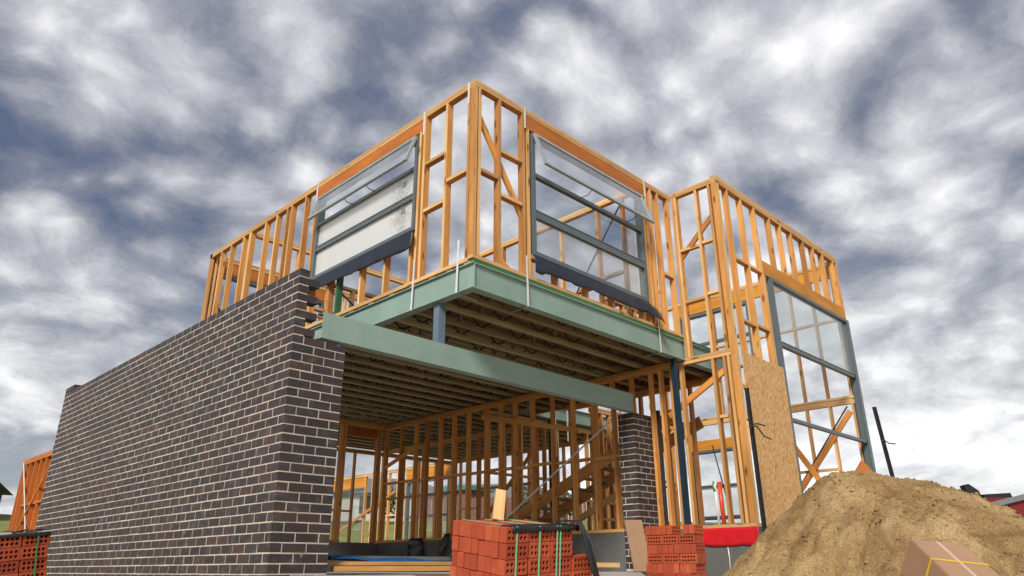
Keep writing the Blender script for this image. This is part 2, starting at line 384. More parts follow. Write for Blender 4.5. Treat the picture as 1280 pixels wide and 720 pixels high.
# ------------------------------------------------------------------ the house
HB = Vector((8.7, 10.0, 0))
house = empty('unfinished_house', HB, 'half-built two-storey timber framed house with dark brick garage wall and steel beams', 'house')
PT, PB = 5.77, 3.31            # upper storey top and floor level
def part(mb, name, mat, parent=house, label=None):
    o = mb.build(name, mat, parent)
    if label: o['label'] = label
    return o
def fb(mb, ax, f, a0, a1, z0, z1, d=.09, off=0, mi=0):
    if ax == 'X': mb.box(a0, a1, f + off, f + off + d, z0, z1, mi)
    else: mb.box(f + off, f + off + d, a0, a1, z0, z1, mi)
    return mb
def frame_wall(ax, f, a0, a1, z0, z1, studs, noggins=(), lintels=(), braces=(), mat='pine', top2=True, bottom=True, label=None, gaps=(), cripples=()):
    """a stud wall standing on line f; studs are (start, z_low, z_high) or plain starts"""
    mt = M[mat]
    mb = MB(True); fb(mb, ax, f, a0, a1, z1 - .045, z1)
    w = part(mb, 'stud_wall', mt, house, label)
    if top2: mb = MB(True); fb(mb, ax, f, a0 + .001, a1 - .001, z1 - .092, z1 - .047, .088, .001); part(mb, 'top_plate', mt, w)
    if bottom:
        segs, s = [], a0
        for g0, g1 in sorted(gaps): segs.append((s, g0)); s = g1
        segs.append((s, a1))
        for s0, s1 in segs:
            if s1 - s0 > .05: mb = MB(True); fb(mb, ax, f, s0, s1, z0, z0 + .045); part(mb, 'bottom_plate', mt, w)
    zt = z1 - (.094 if top2 else .047); zb = z0 + (.047 if bottom else 0)
    for s in studs:
        s, lo, hi = (s, zb, zt) if not isinstance(s, (tuple, list)) else (s[0], s[1] if s[1] is not None else zb, s[2] if s[2] is not None else zt)
        mb = MB(True); jx = J(.004)
        fb(mb, ax, f, s + jx, s + jx + .042, lo, hi, .088, .001 + J(.002)); part(mb, 'stud', mt, w)
    for n in noggins:
        b0, b1, z = n[:3]
        mb = MB(True); fb(mb, ax, f, b0 + .002, b1 - .002, z - .022, z + .022, .082, .004); part(mb, 'noggin', mt, w)
    for l in lintels:
        b0, b1, za, zb_, mm = l[:5]
        mb = MB(True); fb(mb, ax, f, b0, b1, za, zb_, .06, .02 if len(l) < 6 else l[5]); part(mb, 'lintel', M[mm], w)
    for p, q, mm in braces:
        mb = MB(True); side = (0, 0, 1)
        mb.bar(p, q, .085, .04, (0, 1, 0) if False else None); part(mb, 'brace', M[mm], w)
    return w
def strap(parent, pts, w=.03, nrm=(0, -1, 0), mat='galv'):
    mb = MB()
    for p, q in zip(pts, pts[1:]): mb.bar(p, q, w, .003, Vector(nrm).cross(Vector(q) - Vector(p)))
    return part(mb, 'hold_down_strap', M[mat], parent)

XL, YF, XR, YW, XE = 4.98, 5.556, 9.32, 4.72, 14.0
# --- upper left wall, faces -X
wL = frame_wall('Y', XL, YF + .09, 13.2, PB, PT,
    [5.66, 6.085, 6.525, (6.62, None, 5.50), (9.157, None, 5.50), 9.25, 9.60, 10.045, 10.185, 10.535, 10.935, 11.475, 11.52, 11.755, 12.265, 12.655, 13.15,
     (6.73, None, 3.98), (7.27, None, 3.98), (7.82, None, 3.98), (8.62, None, 3.98)],
    [(6.13, 6.52, 4.955), (5.70, 6.08, 4.53), (6.13, 6.52, 4.27), (6.67, 9.155, 4.0), (9.65, 10.04, 3.75), (10.6, 10.93, 3.75)],
    [(6.57, 9.245, 5.50, 5.675, 'lvl_red', .004)], label='upper timber wall above the brick garage wall')
for z in (13.15,):
    pass
mb = MB(); mb.box(XL + .002, XL + .09, 8.40, 8.445, PB + .05, 3.97); o = part(mb, 'stud', M['green_bright'], wL, 'green painted stud under the window')
mb = MB(True); mb.bar((XL + .1, 5.62, 4.9), (XL + .1, 5.62, 5.6), .02, .02)
mb.bm.free()
# packers between the plate and the steel
for y in (5.62, 5.93, 6.25, 6.62, 7.05, 7.5, 7.95, 8.4):
    mb = MB(); mb.box(XL + .01, XL + .08, y, y + .10, 3.282, 3.308); part(mb, 'packer', M['osb_edge'], wL)
# --- upper front wall, faces -Y
wF = frame_wall('X', YF, XL, XR + .0, PB + .02, PT,
    [4.982, (5.045, None, None), 5.385, 5.815, (5.895, None, 5.48), (8.485, None, 5.48), 8.575, 8.715, 8.915, 9.225,
     (6.40, None, 3.62), (7.01, None, 3.62), (7.58, None, 3.62), (8.30, None, 3.62)],
    [(5.09, 5.38, 4.52), (5.43, 5.81, 4.93), (5.43, 5.81, 4.31), (5.94, 8.48, 3.64), (8.96, 9.22, 4.3)],
    [(5.86, 8.57, 5.475, 5.675, 'lvl_red', .004)], label='upper front timber wall with the clear awning window')
mb = MB(True); mb.bar((5.10, YF + .066, 5.30), (5.86, YF + .066, 4.15), .08, .035, None); part(mb, 'brace', M['pine_red'], wF)
mb = MB(); mb.box(XL + .02, 10.3, YF + .004, YF + .085, 3.284, PB + .018); part(mb, 'green_packer', M['green_bright'], wF)
# --- return wall, faces -X, lower and upper panel
wRu = frame_wall('Y', XR, YW + .092, YF - .002, 2.955, PT + .03, [YW + .12, 5.075, 5.505, (5.46, None, None)],
    [(4.86, 5.07, 4.77), (5.12, 5.46, 4.75), (4.86, 5.07, 3.92), (5.12, 5.46, 3.88)], label='narrow upper return wall beside the window')
mb = MB(True); mb.bar((XR + .067, 5.52, 4.62), (XR + .067, 4.80, 5.26), .085, .035); part(mb, 'brace', M['pine'], wRu)
wRl = frame_wall('Y', XR, YW + .092, 5.70, .55, 2.952, [5.64, 5.085, (4.905, None, None), 4.83], [(4.96, 5.085, 2.05)], top2=False, label='lower return wall above the red membrane')
mb = MB(True); mb.bar((XR + .12, 5.98, 2.20), (XR + .12, 4.86, 2.80), .09, .04); part(mb, 'brace', M['pine_red'], wRl)
# --- right wing front wall, faces -Y, two storeys tall
wW = frame_wall('X', YW, XR, XE - .0, .55, PT + .03,
    [9.322, (9.366, None, None), 9.655, (10.105, None, None), (10.545, None, None), (10.60, None, 4.50), (11.105, 4.76, None), (11.515, 4.76, None), (11.955, 4.76, None), (12.445, 4.76, None), (12.885, 4.76, None), (13.30, 4.76, None), (13.345, 4.76, None), (13.80, 4.76, None), (13.955, 4.76, None)],
    [(9.70, 10.10, 4.53), (10.15, 10.54, 4.53), (9.70, 10.10, 3.51), (10.15, 10.54, 3.53), (9.70, 10.10, 2.2), (10.15, 10.54, 2.0)],
    [(10.595, 13.998, 4.51, 4.755, 'lvl', .004)], label='right wing timber wall holding the tall window', gaps=[(10.6, 13.9)])
mb = MB(); fb(mb, 'X', YW, XR, XE, PT + .032, PT + .075, .09, 0); part(mb, 'top_plate', M['pine'], wW)
mb = MB(); mb.box(9.47, 10.79, YW - .016, YW - .002, .56, 2.965); part(mb, 'strand_board_panel', M['osb'], house, 'tall strand board sheet on the right wing')
# jack studs lapped at the wing corner
mb = MB(); mb.box(9.41, 9.455, YW - .04, YW - .003, 1.55, 2.0); part(mb, 'stud_block', M['pine'], wW)
# --- east wall, two storeys, seen from inside
east_st = [4.83, (5.27, None, None), (5.72, None, None), (6.17, None, None), 6.62, 7.07, (7.25, None, None), (8.36, None, None), 8.85, 9.3, 9.75, 10.2, 10.65, 11.1, 11.55, 12.0, 12.45, 12.9]
wE = frame_wall('Y', XE - .09, YW + .092, 13.05, .55, 2.99, [4.83, 5.27, 5.72, 6.17, 6.62, 7.20, (8.36, None, None), 8.85, 9.3, 9.75, 10.2, 10.65, 11.1, 11.55, 12.0, 12.45, 12.95],
    [(5.3, 6.6, 1.74), (8.9, 11.5, 1.7)], [(7.20, 8.36, 2.37, 2.58, 'lvl', .01)], label='lower east wall behind the stair void')
for a, b in (((XE - .13, 6.62, .75), (XE - .13, 4.9, 2.75)), ((XE - .18, 5.1, .62), (XE - .18, 6.35, 2.75))):
    mb = MB(True); mb.bar(a, b, .10, .04); part(mb, 'brace', M['pine_red'], wE)
mb = MB(True); mb.bar((XE - .11, 6.3, 1.2), (XE - .11, 4.95, 2.85), .025, .012); part(mb, 'brace', M['black_steel'], wE)
wEu = frame_wall('Y', XE - .09, YW + .092, 16.1, 3.0, PT, [4.83, 5.27, 5.72, (6.17, None, 5.42), 6.62, (7.05, None, 5.0), 7.5, (8.4, None, None), 8.85, 9.3, 9.75, (10.2, None, None), 11.1, 12.0, 12.9, 13.8, 14.7, 15.9],
    [(4.9, 7.5, 4.55), (8.4, 12.0, 4.4)], [(4.83, 8.4, 5.43, 5.67, 'lvl', .01), (9.7, 13.9, 5.43, 5.67, 'lvl', .01)], label='upper east wall with yellow lintels')
# --- upper rear wall and partitions
wRr = frame_wall('X', 13.11, XL, 9.0, PB, PT, [4.985, 5.07, (5.14, None, 5.42), (7.5, None, None), 8.0, 8.45, 8.9], [(7.55, 8.45, 4.5)], [(5.1, 7.5, 5.43, 5.67, 'lvl_red', .01)], label='upper rear wall')
wP1 = frame_wall('Y', 8.64, 5.66, 9.6, PB, PT, [(6.05, None, None), 6.55, 7.35, 8.1, 8.8, 9.5], [(6.1, 6.55, 4.4), (6.6, 7.35, 4.3), (7.4, 8.1, 4.3)], label='upper partition behind the clear window')
mb = MB(True); mb.bar((8.60, 8.9, 5.5), (8.60, 7.2, 3.5), .09, .035); part(mb, 'brace', M['pine_red'], wP1)
mb = MB(True); mb.bar((8.60, 6.0, 5.6), (8.60, 7.6, 3.5), .025, .012); part(mb, 'brace', M['black_steel'], wP1)
wP2 = frame_wall('X', 9.62, XL + .1, 8.6, PB, 4.35, [5.1, 5.55, 6.0, 6.45, 6.9, 7.35, 7.8, 8.3], [(5.15, 8.3, 3.85)], top2=False, label='low partition across the upper floor')
mb = MB(True); mb.bar((5.6, 9.58, 4.3), (7.0, 9.58, 3.4), .025, .012); part(mb, 'brace', M['black_steel'], wP2)
wP3 = frame_wall('X', 11.6, XL + .1, 13.9, PB, PT, [6.0, 6.9, 10.4, (11.3, None, None), 12.2, 13.1], [(6.05, 6.9, 4.5)], [(10.4, 13.1, 5.3, 5.6, 'lvl', .01)], label='inner upper partition')

wP4 = frame_wall('Y', 10.52, 6.6, 10.0, PB, 4.75, [6.62, 7.05, 7.5, 7.95, 8.4, 8.85, 9.3, 9.9], [(6.65, 7.5, 4.0), (7.55, 8.4, 4.1)], top2=False, label='low wall along the stair void')
wP5 = frame_wall('X', 7.0, 9.4, 10.5, PB, 4.4, [9.42, 9.85, 10.2], [(9.45, 10.2, 3.85)], top2=False, label='short low wall behind the return')
mb = MB(True); mb.bar((13.86, 6.7, 3.3), (13.86, 8.2, 4.9), .09, .035); part(mb, 'brace', M['pine'], wEu)
# --- lower garage walls
wG = frame_wall('Y', 9.2, 5.72, 13.05, .55, 2.955,
    [5.745, 5.935, 6.125, 6.485, 6.865, 7.265, 7.705, 8.165, 8.635, 9.065, (9.11, None, None), 9.435, 9.815, 10.315, 10.735, 11.15, 11.565, 11.925, 12.425, 12.96],
    [(a, b, z) for a, b, z in zip([6.53, 6.91, 7.31, 7.75, 8.21, 8.68, 9.15, 9.48, 9.86, 10.36, 10.78, 11.2, 11.61, 11.97, 12.47], [6.865, 7.265, 7.705, 8.165, 8.635, 9.065, 9.435, 9.815, 10.315, 10.735, 11.15, 11.565, 11.925, 12.425, 12.96], [1.67, 1.67, 1.68, 1.68, 1.70, 1.68, 1.70, 1.71, 1.70, 1.71, 1.70, 1.72, 1.71, 1.72, 1.72])],
    mat='pine_red', label='long inner stud wall along the garage')
mb = MB(); mb.box(9.155, 9.197, 7.55, 9.95, 2.20, 2.29); mb.bm.free()
mb = MB(True); mb.bar((9.175, 9.9, 2.70), (9.175, 7.55, 2.15), .085, .04); part(mb, 'brace', M['pine'], wG)
mb = MB(True); mb.bar((9.175, 11.9, 2.35), (9.175, 12.9, 2.05), .07, .035); part(mb, 'brace', M['pine_red'], wG)
strap(wG, [(9.185, 6.95, 2.20), (9.185, 9.45, .75)], .03, (-1, 0, 0))
wGb = frame_wall('X', 13.07, 3.5, 9.2, .55, 2.955, [3.6, 4.05, 4.5, 4.95, 5.4, 5.85, 6.3, 6.75, 7.2, 7.65, 8.16, (8.25, None, None), (9.06, None, None), (9.13, None, None)],
    [(6.8, 7.2, 1.7)], [(8.3, 9.13, 2.66, 2.86, 'lvl_red', .01)], mat='pine_red', gaps=[(8.3, 9.06)], label='garage back wall with the doorway')
wS = frame_wall('Y', 10.45, 5.66, 8.9, .55, 2.955, [6.2, 6.7, 7.2, 8.2, 8.8], mat='pine_red', label='wall beside the stair')
wI = frame_wall('X', 8.72, 11.0, 13.9, .55, 2.99, [11.05, 11.3, 11.55, 11.8, 12.05, 12.3, 12.55, 12.8, 13.05, 13.3, 13.55, 13.8], [(11.35, 13.3, 1.2), (11.35, 13.8, 1.75), (11.1, 12.8, .9)], mat='pine', label='close studded wall under the stair landing')
wI2 = frame_wall('X', 10.15, 9.5, 13.9, .55, 2.93, [9.6, 10.0, 10.5, 11.2, 11.6, 12.1, 12.6, 13.1, 13.6], [(9.65, 11.6, 1.75), (11.65, 13.6, 1.4)], mat='pine', label='inner wall below the second steel beam')
wI3 = frame_wall('Y', 11.2, 10.3, 15.9, .55, 2.93, [10.4, 10.9, 11.4, 12.2, 13.0, 13.5, 14.2, 15.0, 15.8], [(10.45, 12.2, 1.7), (13.0, 15.8, 1.7)], mat='pine_red', label='inner partition of the rear rooms')
mb = MB(True); mb.bar((11.17, 12.4, .65), (11.17, 10.5, 2.3), .08, .035); part(mb, 'brace', M['pine'], wI3)
wI4 = frame_wall('X', 16.1, 9.2, 13.9, .55, 2.93, [9.3, 9.9, 10.5, 11.4, 12.0, 12.6, 13.2], [(9.35, 10.5, 1.4)], mat='pine_red', label='rear wall of the two storey part')
# rear single storey wing: long east wall with windows
wRE = frame_wall('Y', XE - .09, 13.1, 24.0, .55, 2.98, [13.2, 13.6, 14.1, (15.1, None, None), 15.5, 15.9, (16.35, None, None), (18.4, None, None), 18.85, 19.3, 19.75, (20.2, None, None), 20.6, (22.9, None, None), 23.3, 23.9],
    [(18.5, 20.2, 1.6), (15.1, 15.9, 1.6)], [(16.3, 18.4, 2.55, 2.87, 'lvl', .004), (20.6, 22.9, 2.55, 2.87, 'lvl', .004)], label='far rear east wall with yellow lintels')
mb = MB(True); mb.bar((XE - .13, 21.8, 1.25), (XE - .13, 18.9, 2.30), .085, .04); part(mb, 'brace', M['pine'], wRE)
# rear left wall beyond the bricks
wRL = frame_wall('Y', 3.36, 14.05, 16.42, .40, 2.0, [14.1, 14.5, 14.85, 15.2, 15.55, 15.9, 16.2, 16.375], [(a, a + .32, 1.15) for a in (14.54, 14.89, 15.24, 15.59)], mat='lvl_red', label='far left stud wall beyond the brick wall')
mb = MB(); mb.box(3.455, 3.468, 14.06, 16.41, .41, 1.9); part(mb, 'bracing_sheet', M['lvl_red'], wRL)
strap(wRL, [(3.35, 16.38, 1.95), (3.35, 14.9, .45)], .05, (-1, 0, 0))
mb = MB(True); mb.bar((3.345, 16.0, .5), (3.345, 14.1, 1.95), .03, .02); part(mb, 'brace', M['pine_red'], wRL)

# --- steelwork
def channel(ax, f, a0, a1, z0, z1, web, fl0, fl1, t=.012, label=None):
    """steel channel: one connected section with its web at f+web and flanges from f+fl0 to f+fl1"""
    w0, w1 = web, web + t
    sec = [(fl0, z0), (fl1, z0), (fl1, z0 + t), (w1, z0 + t), (w1, z1 - t), (fl1, z1 - t), (fl1, z1), (fl0, z1), (fl0, z1 - t), (w0, z1 - t), (w0, z0 + t), (fl0, z0 + t)]
    if fl0 >= web: sec = [(w0, z0), (fl1, z0), (fl1, z0 + t), (w1, z0 + t), (w1, z1 - t), (fl1, z1 - t), (fl1, z1), (w0, z1)]
    mb = MB()
    if ax == 'X': mb.prism([(a0, f + o, z) for o, z in sec], (a1 - a0, 0, 0))
    else: mb.prism([(f + o, a0, z) for o, z in sec], (0, a1 - a0, 0))
    return part(mb, 'steel_beam', M['steel_green'], house, label)
sL = channel('Y', XL, YF, 13.1, 2.970, 3.280, .03, 0, .12, label='left edge beam under the upper floor')
sF = channel('X', YF, XL + .122, 10.6, 2.970, 3.281, .03, 0, .12, label='front edge beam under the upper floor')
sG = channel('X', 6.183, 3.54, 8.80, 2.205, 2.475, 0, 0, .115, label='garage door beam from brick wall to brick pier')
sB = channel('X', 10.0, 9.4, XE - .1, 2.972, 3.26, .05, 0, .11, label='second edge beam behind the stair void')
mb = MB(); mb.box(10.605, 10.65, YF + .14, 9.98, 2.95, 3.26); part(mb, 'edge_beam', M['lvl_red'], house, 'timber edge beam of the stair void')
mb = MB(); mb.box(XL + .0435, XL + .130, YF + .026, YF + .034, 2.972, 3.2655)
for k in range(7): mb.tube([(XL + .05, YF + .024, 3.01 + k * .038), (XL + .05, YF + .03, 3.01 + k * .038)], .008, 6)
part(mb, 'end_plate', M['steel_green'], sF)
def post(x, y, z0, z1, w, mat, label):
    mb = MB(); mb.box(x - w / 2, x + w / 2, y - w / 2, y + w / 2, z0, z1); return part(mb, 'steel_post', M[mat], house, label)
post(5.09, 6.245, 2.477, 2.968, .10, 'steel_blue', 'short blue grey post on the garage beam')
post(9.13, YF + .085, .55, 2.968, .07, 'steel_navy', 'tall navy post at the return wall')
post(11.33, 10.07, .55, 2.97, .09, 'steel_navy', 'navy post inside the house')
post(10.4, 12.6, .55, 2.97, .06, 'black_steel', 'thin dark post in the rear rooms')
# hold down straps
for y in (5.80, 6.63): strap(wL, [(XL - .006, y, 3.62), (XL - .006, y + .01, 3.30), (XL - .012, y + .015, 2.965), (XL + .3, y + .02, 2.955)], .032, (-1, 0, 0))
for x, m0 in ((5.86, 3.62), (8.66, 3.5)): strap(wF, [(x, YF - .006, m0), (x + .01, YF - .006, 3.26), (x + .012, YF - .012, 2.965), (x + .02, YF + .3, 2.955)], .03, (0, -1, 0))
for y in (6.57, 9.25): strap(wL, [(XL - .004, y, 5.772), (XL - .004, y, 5.42)], .03, (-1, 0, 0))
for x in (5.86, 8.57): strap(wF, [(x, YF - .004, 5.772), (x, YF - .004, 5.46)], .03, (0, -1, 0))
strap(wL, [(XL - .004, 5.68, 5.772), (XL - .004, 5.68, 5.46)], .03, (-1, 0, 0))
for x in (11.75, 12.7): strap(sB, [(x, 9.99, 3.5), (x, 9.985, 2.55)], .04, (0, -1, 0))
strap(sB, [(11.36, 9.99, 3.0), (11.36, 9.985, 2.2)], .03, (0, -1, 0))

# --- upper floor: sheet flooring on open web joists
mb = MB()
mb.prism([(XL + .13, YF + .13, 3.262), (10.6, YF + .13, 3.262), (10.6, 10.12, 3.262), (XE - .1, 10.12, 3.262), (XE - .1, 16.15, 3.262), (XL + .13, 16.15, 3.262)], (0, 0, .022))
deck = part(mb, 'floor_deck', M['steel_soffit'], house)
def joist(y, x0, x1):
    mb = MB()
    mb.box(x0, x1, y, y + .09, 2.975, 3.015, 0); mb.box(x0, x1, y, y + .09, 3.220, 3.260, 0)
    n = max(1, int((x1 - x0) / .62)); st = (x1 - x0) / n
    for i in range(n):
        a = x0 + i * st
        mb.bar((a + .03, y + .008, 3.225), (a + st / 2, y + .008, 3.01), .022, .004, None, 1)
        mb.bar((a + st / 2, y + .008, 3.01), (a + st - .03, y + .008, 3.225), .022, .004, None, 1)
        if i % 2: mb.box(a - .02, a + .02, y + .02, y + .07, 3.016, 3.219, 0)
    part(mb, 'floor_joist', [M['green_timber'], M['rust']], deck)
y = 5.86
while y < 16.1:
    joist(y, XL + .13, 9.27 if y < 10.1 else 9.27)
    if y > 10.12: joist(y, 9.29, XE - .11)
    elif y < 9.9: joist(y, 9.29, 10.6)
    y += .40

for nm_, b_ in (('rim_board', (XL + .13, XE - .1, 16.152, 16.19, 2.975, 3.26)), ('rim_board', (XE - .108, XE - .092, 10.12, 16.15, 2.975, 3.26))):
    mb = MB(); mb.box(*b_); part(mb, nm_, M['pine_red'], deck)
# --- slabs
mb = MB(); mb.prism([(9.2, 5.70, -.4), (XR, 5.70, -.4), (XR, YW, -.4), (XE, YW, -.4), (XE, 24, -.4), (3.4, 24, -.4), (3.4, 13.052, -.4), (9.2, 13.052, -.4)], (0, 0, .945))
for f_ in mb.bm.faces:
    if all(abs(v_.co.z - .545) < 1e-4 for v_ in f_.verts): f_.material_index = 1  # pale top face added to bounce light up to the ceiling
slab = part(mb, 'concrete_slab', [M['concrete'], M['bounce_floor']], house)
mb = MB(); mb.box(3.45, 9.198, 5.95, 13.05, -.4, -.003); part(mb, 'garage_floor', M['bounce_floor'], house)
# red damp membrane hanging on the slab edge
g = []
for i in range(41):
    y = YW - .02 + i * (5.72 - YW + .02) / 40
    zb_ = .322 + .022 * noise.noise(Vector((y * 2.2, 0, 3))) + .008 * noise.noise(Vector((y * 9, 0, 3)))
    g.append([(XR - .006 - .007 * (k / 6) * (1 + .8 * noise.noise(Vector((y * 4, k * .35, 9)))), y, .552 + (zb_ - .552) * k / 6) for k in range(7)])
mb = MB(); mb.sheet(g, .003); part(mb, 'damp_membrane', M['red_plastic'], slab)
# concrete drip stain pipe on slab edge
mb = MB(); mb.tube([(XR - .012, 5.17, .30), (XR - .014, 5.16, .18), (XR - .012, 5.17, -.1)], .008, 6); part(mb, 'drip', M['galv'], slab)

# --- stair
mb = MB()
stair_o = None
def stair():
    mb = MB()
    P, Q = Vector((10.05, 10.4, .72)), Vector((10.05, 6.3, 2.35))
    mb.bar(P, Q, .20, .04)
    st = part(mb, 'staircase', M['pine_red'], house, 'timber stair stringers inside the house')
    mb = MB(); mb.bar(P + Vector((.85, 0, 0)), Q + Vector((.85, 0, 0)), .20, .04); part(mb, 'stringer', M['pine_red'], st)
    for i in range(11):
        t = (i + .5) / 11; c = P.lerp(Q, t); mb = MB(); mb.box(c.x + .022, c.x + .828, c.y - .12, c.y + .12, c.z - .015, c.z + .015); part(mb, 'tread', M['green_timber'], st)
    mb = MB(); mb.bar((10.0, 8.5, .75), (10.0, 6.6, 1.55), .10, .04); part(mb, 'handrail', M['pine'], st)
stair()

# ------------------------------------------------------------------ brickwork (every brick modelled, mortar core behind)
def courses(mb_b, mb_m, ax, f, a0, a1, z0, n, dep=.11, pitch=.0867, odd=0, shift=.12):
    """running bond on plane f, bricks along ax from a0 to a1; brick faces stand proud of the mortar"""
    L, h = .240, .0745
    for c in range(n):
        z = z0 + c * pitch; end = a1(c) if callable(a1) else a1; st = a0(c) if callable(a0) else a0
        s = st - (shift if (c + odd) % 2 else 0)
        while s < end - .03:
            b0, b1 = max(s, st) + J(.0015), min(s + L - .0115, end) + J(.0015)
            if b1 - b0 > .035:
                j = J(.0011)
                if ax == 'X': mb_b.box(b0, b1, f + j, f + dep + j, z + J(.0016), z + h + J(.0016))
                else: mb_b.box(f + j, f + dep + j, b0, b1, z + J(.0016), z + h + J(.0016))
            s += L
Z0 = .0155 - 8 * .0867
bw = MB(); mw = MB()
# long side wall (faces -X): the corner bricks belong to alternate faces
NW = 41
courses(bw, mw, 'Y', 3.23, lambda c: 6.18 + (0.12 if c % 2 else 0), 13.985, Z0, NW, shift=0)
mw.box(3.2317, 3.338, 6.1817, 13.985, Z0 - .02, Z0 + NW * .0867 - .012)
# a taller end course and the front return (faces -Y)
bw.box(3.23, 3.34, 13.52, 13.99, Z0 + NW * .0867, Z0 + NW * .0867 + .076)
NR = 33
def ret_end(c):
    if c < NR: return 3.84
    return 3.34 if c % 2 == 0 else 3.575
courses(bw, mw, 'X', 6.18, lambda c: 3.23 if c % 2 else 3.35, lambda c: 3.8185 if Z0 + c * .0867 < 2.12 else (3.34 if c % 2 == 0 else 3.50), Z0, NW, shift=0)
nb = int((2.2 - Z0) / .0867)
mw.box(3.3385, 3.8165, 6.1817, 6.288, Z0 - .02, Z0 + nb * .0867 - .012)
o = part(bw, 'brick_wall', M['brick'], house, 'long dark brick wall with toothed top corner')
part(mw, 'mortar', M['mortar'], o)
bp = MB(); mp = MB()
courses(bp, mp, 'X', 6.18, 8.765, 9.385, .0155 + .02, 25, odd=0, dep=.11)
courses(bp, mp, 'Y', 8.765, lambda c: 6.292, lambda c: 6.46, .0155 + .02, 25, odd=1, dep=.11)
mp.box(8.7667, 9.3833, 6.1817, 6.288, .004, 2.195); mp.box(8.7667, 8.873, 6.2885, 6.458, .004, 2.195)
o = part(bp, 'brick_pier', M['brick'], house, 'dark brick pier at the right end of the beam')
part(mp, 'mortar', M['mortar'], o)
mb = MB(); mb.box(9.392, 9.45, 6.155, 6.235, .02, 2.31); part(mb, 'joint_strip', M['dark_foam'], o)

# ------------------------------------------------------------------ windows
def window(ax, f, a0, a1, z0, z1, mull, panes, sash, out, label, stays=(), dirt_label=None):
    """aluminium frame on line f; 'out' is the outward sign; mull = mullion heights with thickness; panes = (z0,z1,material)"""
    def bx(mb, b0, b1, za, zb, d0, d1, mi=0):
        lo, hi = sorted((f + out * d0, f + out * d1))
        if ax == 'X': mb.box(b0, b1, lo, hi, za, zb, mi)
        else: mb.box(lo, hi, b0, b1, za, zb, mi)
    def pt(a, d, z): return Vector((a, f + out * d, z)) if ax == 'X' else Vector((f + out * d, a, z))
    t = .045
    mb = MB()
    bx(mb, a0, a0 + t, z0, z1, -.09, .022); bx(mb, a1 - t, a1, z0, z1, -.09, .022)
    bx(mb, a0 + t, a1 - t, z0, z0 + t, -.09, .020); bx(mb, a0 + t, a1 - t, z1 - t, z1, -.09, .020)
    for z, h in mull: bx(mb, a0 + t, a1 - t, z - h / 2, z + h / 2, -.06, .012)
    for za, zb, mm in panes:            # slim glazing beads
        bx(mb, a0 + t, a1 - t, za, za + .012, .0125, .019); bx(mb, a0 + t, a1 - t, zb - .012, zb, .0125, .019)
    w = part(mb, 'window', M['alu'], house, label)
    for za, zb, mm in panes:
        mb = MB(); bx(mb, a0 + t, a1 - t, za, zb, -.026, -.020); part(mb, 'pane', mm, w)
    if sash:
        zt, zb, off = sash             # hinge height, closed bottom, outward swing of the bottom rail
        b0, b1 = a0 + .012, a1 - .012
        T0, T1 = pt(b0, .03, zt), pt(b1, .03, zt)
        dz = zt - zb; hh = math.sqrt(max(.01, dz * dz - off * off))
        B0, B1 = pt(b0, .03 + off, zt - hh), pt(b1, .03 + off, zt - hh)
        n = (T1 - T0).cross(B0 - T0).normalized()
        mb = MB(); w_ = .045
        dn = (B0 - T0).normalized(); al = (T1 - T0).normalized()
        mb.bar(T0 + dn * w_ / 2, T1 + dn * w_ / 2, w_, .035, dn); mb.bar(B0 - dn * w_ / 2, B1 - dn * w_ / 2, w_, .035, dn)
        mb.bar(T0 + al * w_ / 2 + dn * w_, B0 + al * w_ / 2 - dn * w_, w_, .035, al); mb.bar(T1 - al * w_ / 2 + dn * w_, B1 - al * w_ / 2 - dn * w_, w_, .035, al)
        A, B, C_, D_ = T0 + al * w_ + dn * w_, T1 - al * w_ + dn * w_, B1 - al * w_ - dn * w_, B0 + al * w_ - dn * w_
        s = part(mb, 'awning_sash', M['alu_pale'], w)
        mb = MB(); mb.bar((A + D_) / 2, (B + C_) / 2, (A - D_).length, .005, dn)
        g = mb.build('sash_glass', M['sash_glass'], w)
        for a in stays:
            mb = MB(); mb.tube([pt(a, -.01, zb - .02), pt(a + .04, .03 + off * .45, zb + .0), pt(a + .06, .03 + off * .9, zt - hh + .05)], .006, 6); part(mb, 'stay', M['black_steel'], w)
    return w
dm1 = glass('filmed_glass_upper', .62, dirt=(4.99 - HB.x, 7.0 - HB.y, 4.76), filmcol=(.93, .95, .94))
dm2 = glass('filmed_glass_lower', .68, dirt=(4.99 - HB.x, 7.0 - HB.y, 4.37), filmcol=(.95, .96, .95))
w1 = window('Y', XL, 6.672, 9.152, 4.055, 5.455, [(4.98, .045), (4.555, .06)], [(4.10, 4.525, dm2), (4.585, 4.957, dm1)], (5.435, 4.99, .14), -1, 'awning window with milky film on the left wall', (7.6, 8.15))
for z in (4.40, 4.80):
    mb = MB(); mb.box(XL + .012, XL + .016, 6.92, 7.0, z, z + .07); part(mb, 'sticker', M['sticker'], w1)
w2 = window('X', YF, 5.985, 8.445, 3.67, 5.445, [(4.83, .045), (4.255, .09)], [(3.715, 4.21, M['glass_haze']), (4.30, 4.807, M['glass'])], (5.425, 4.85, .19), -1, 'clear awning window on the front wall', (6.95, 8.0))
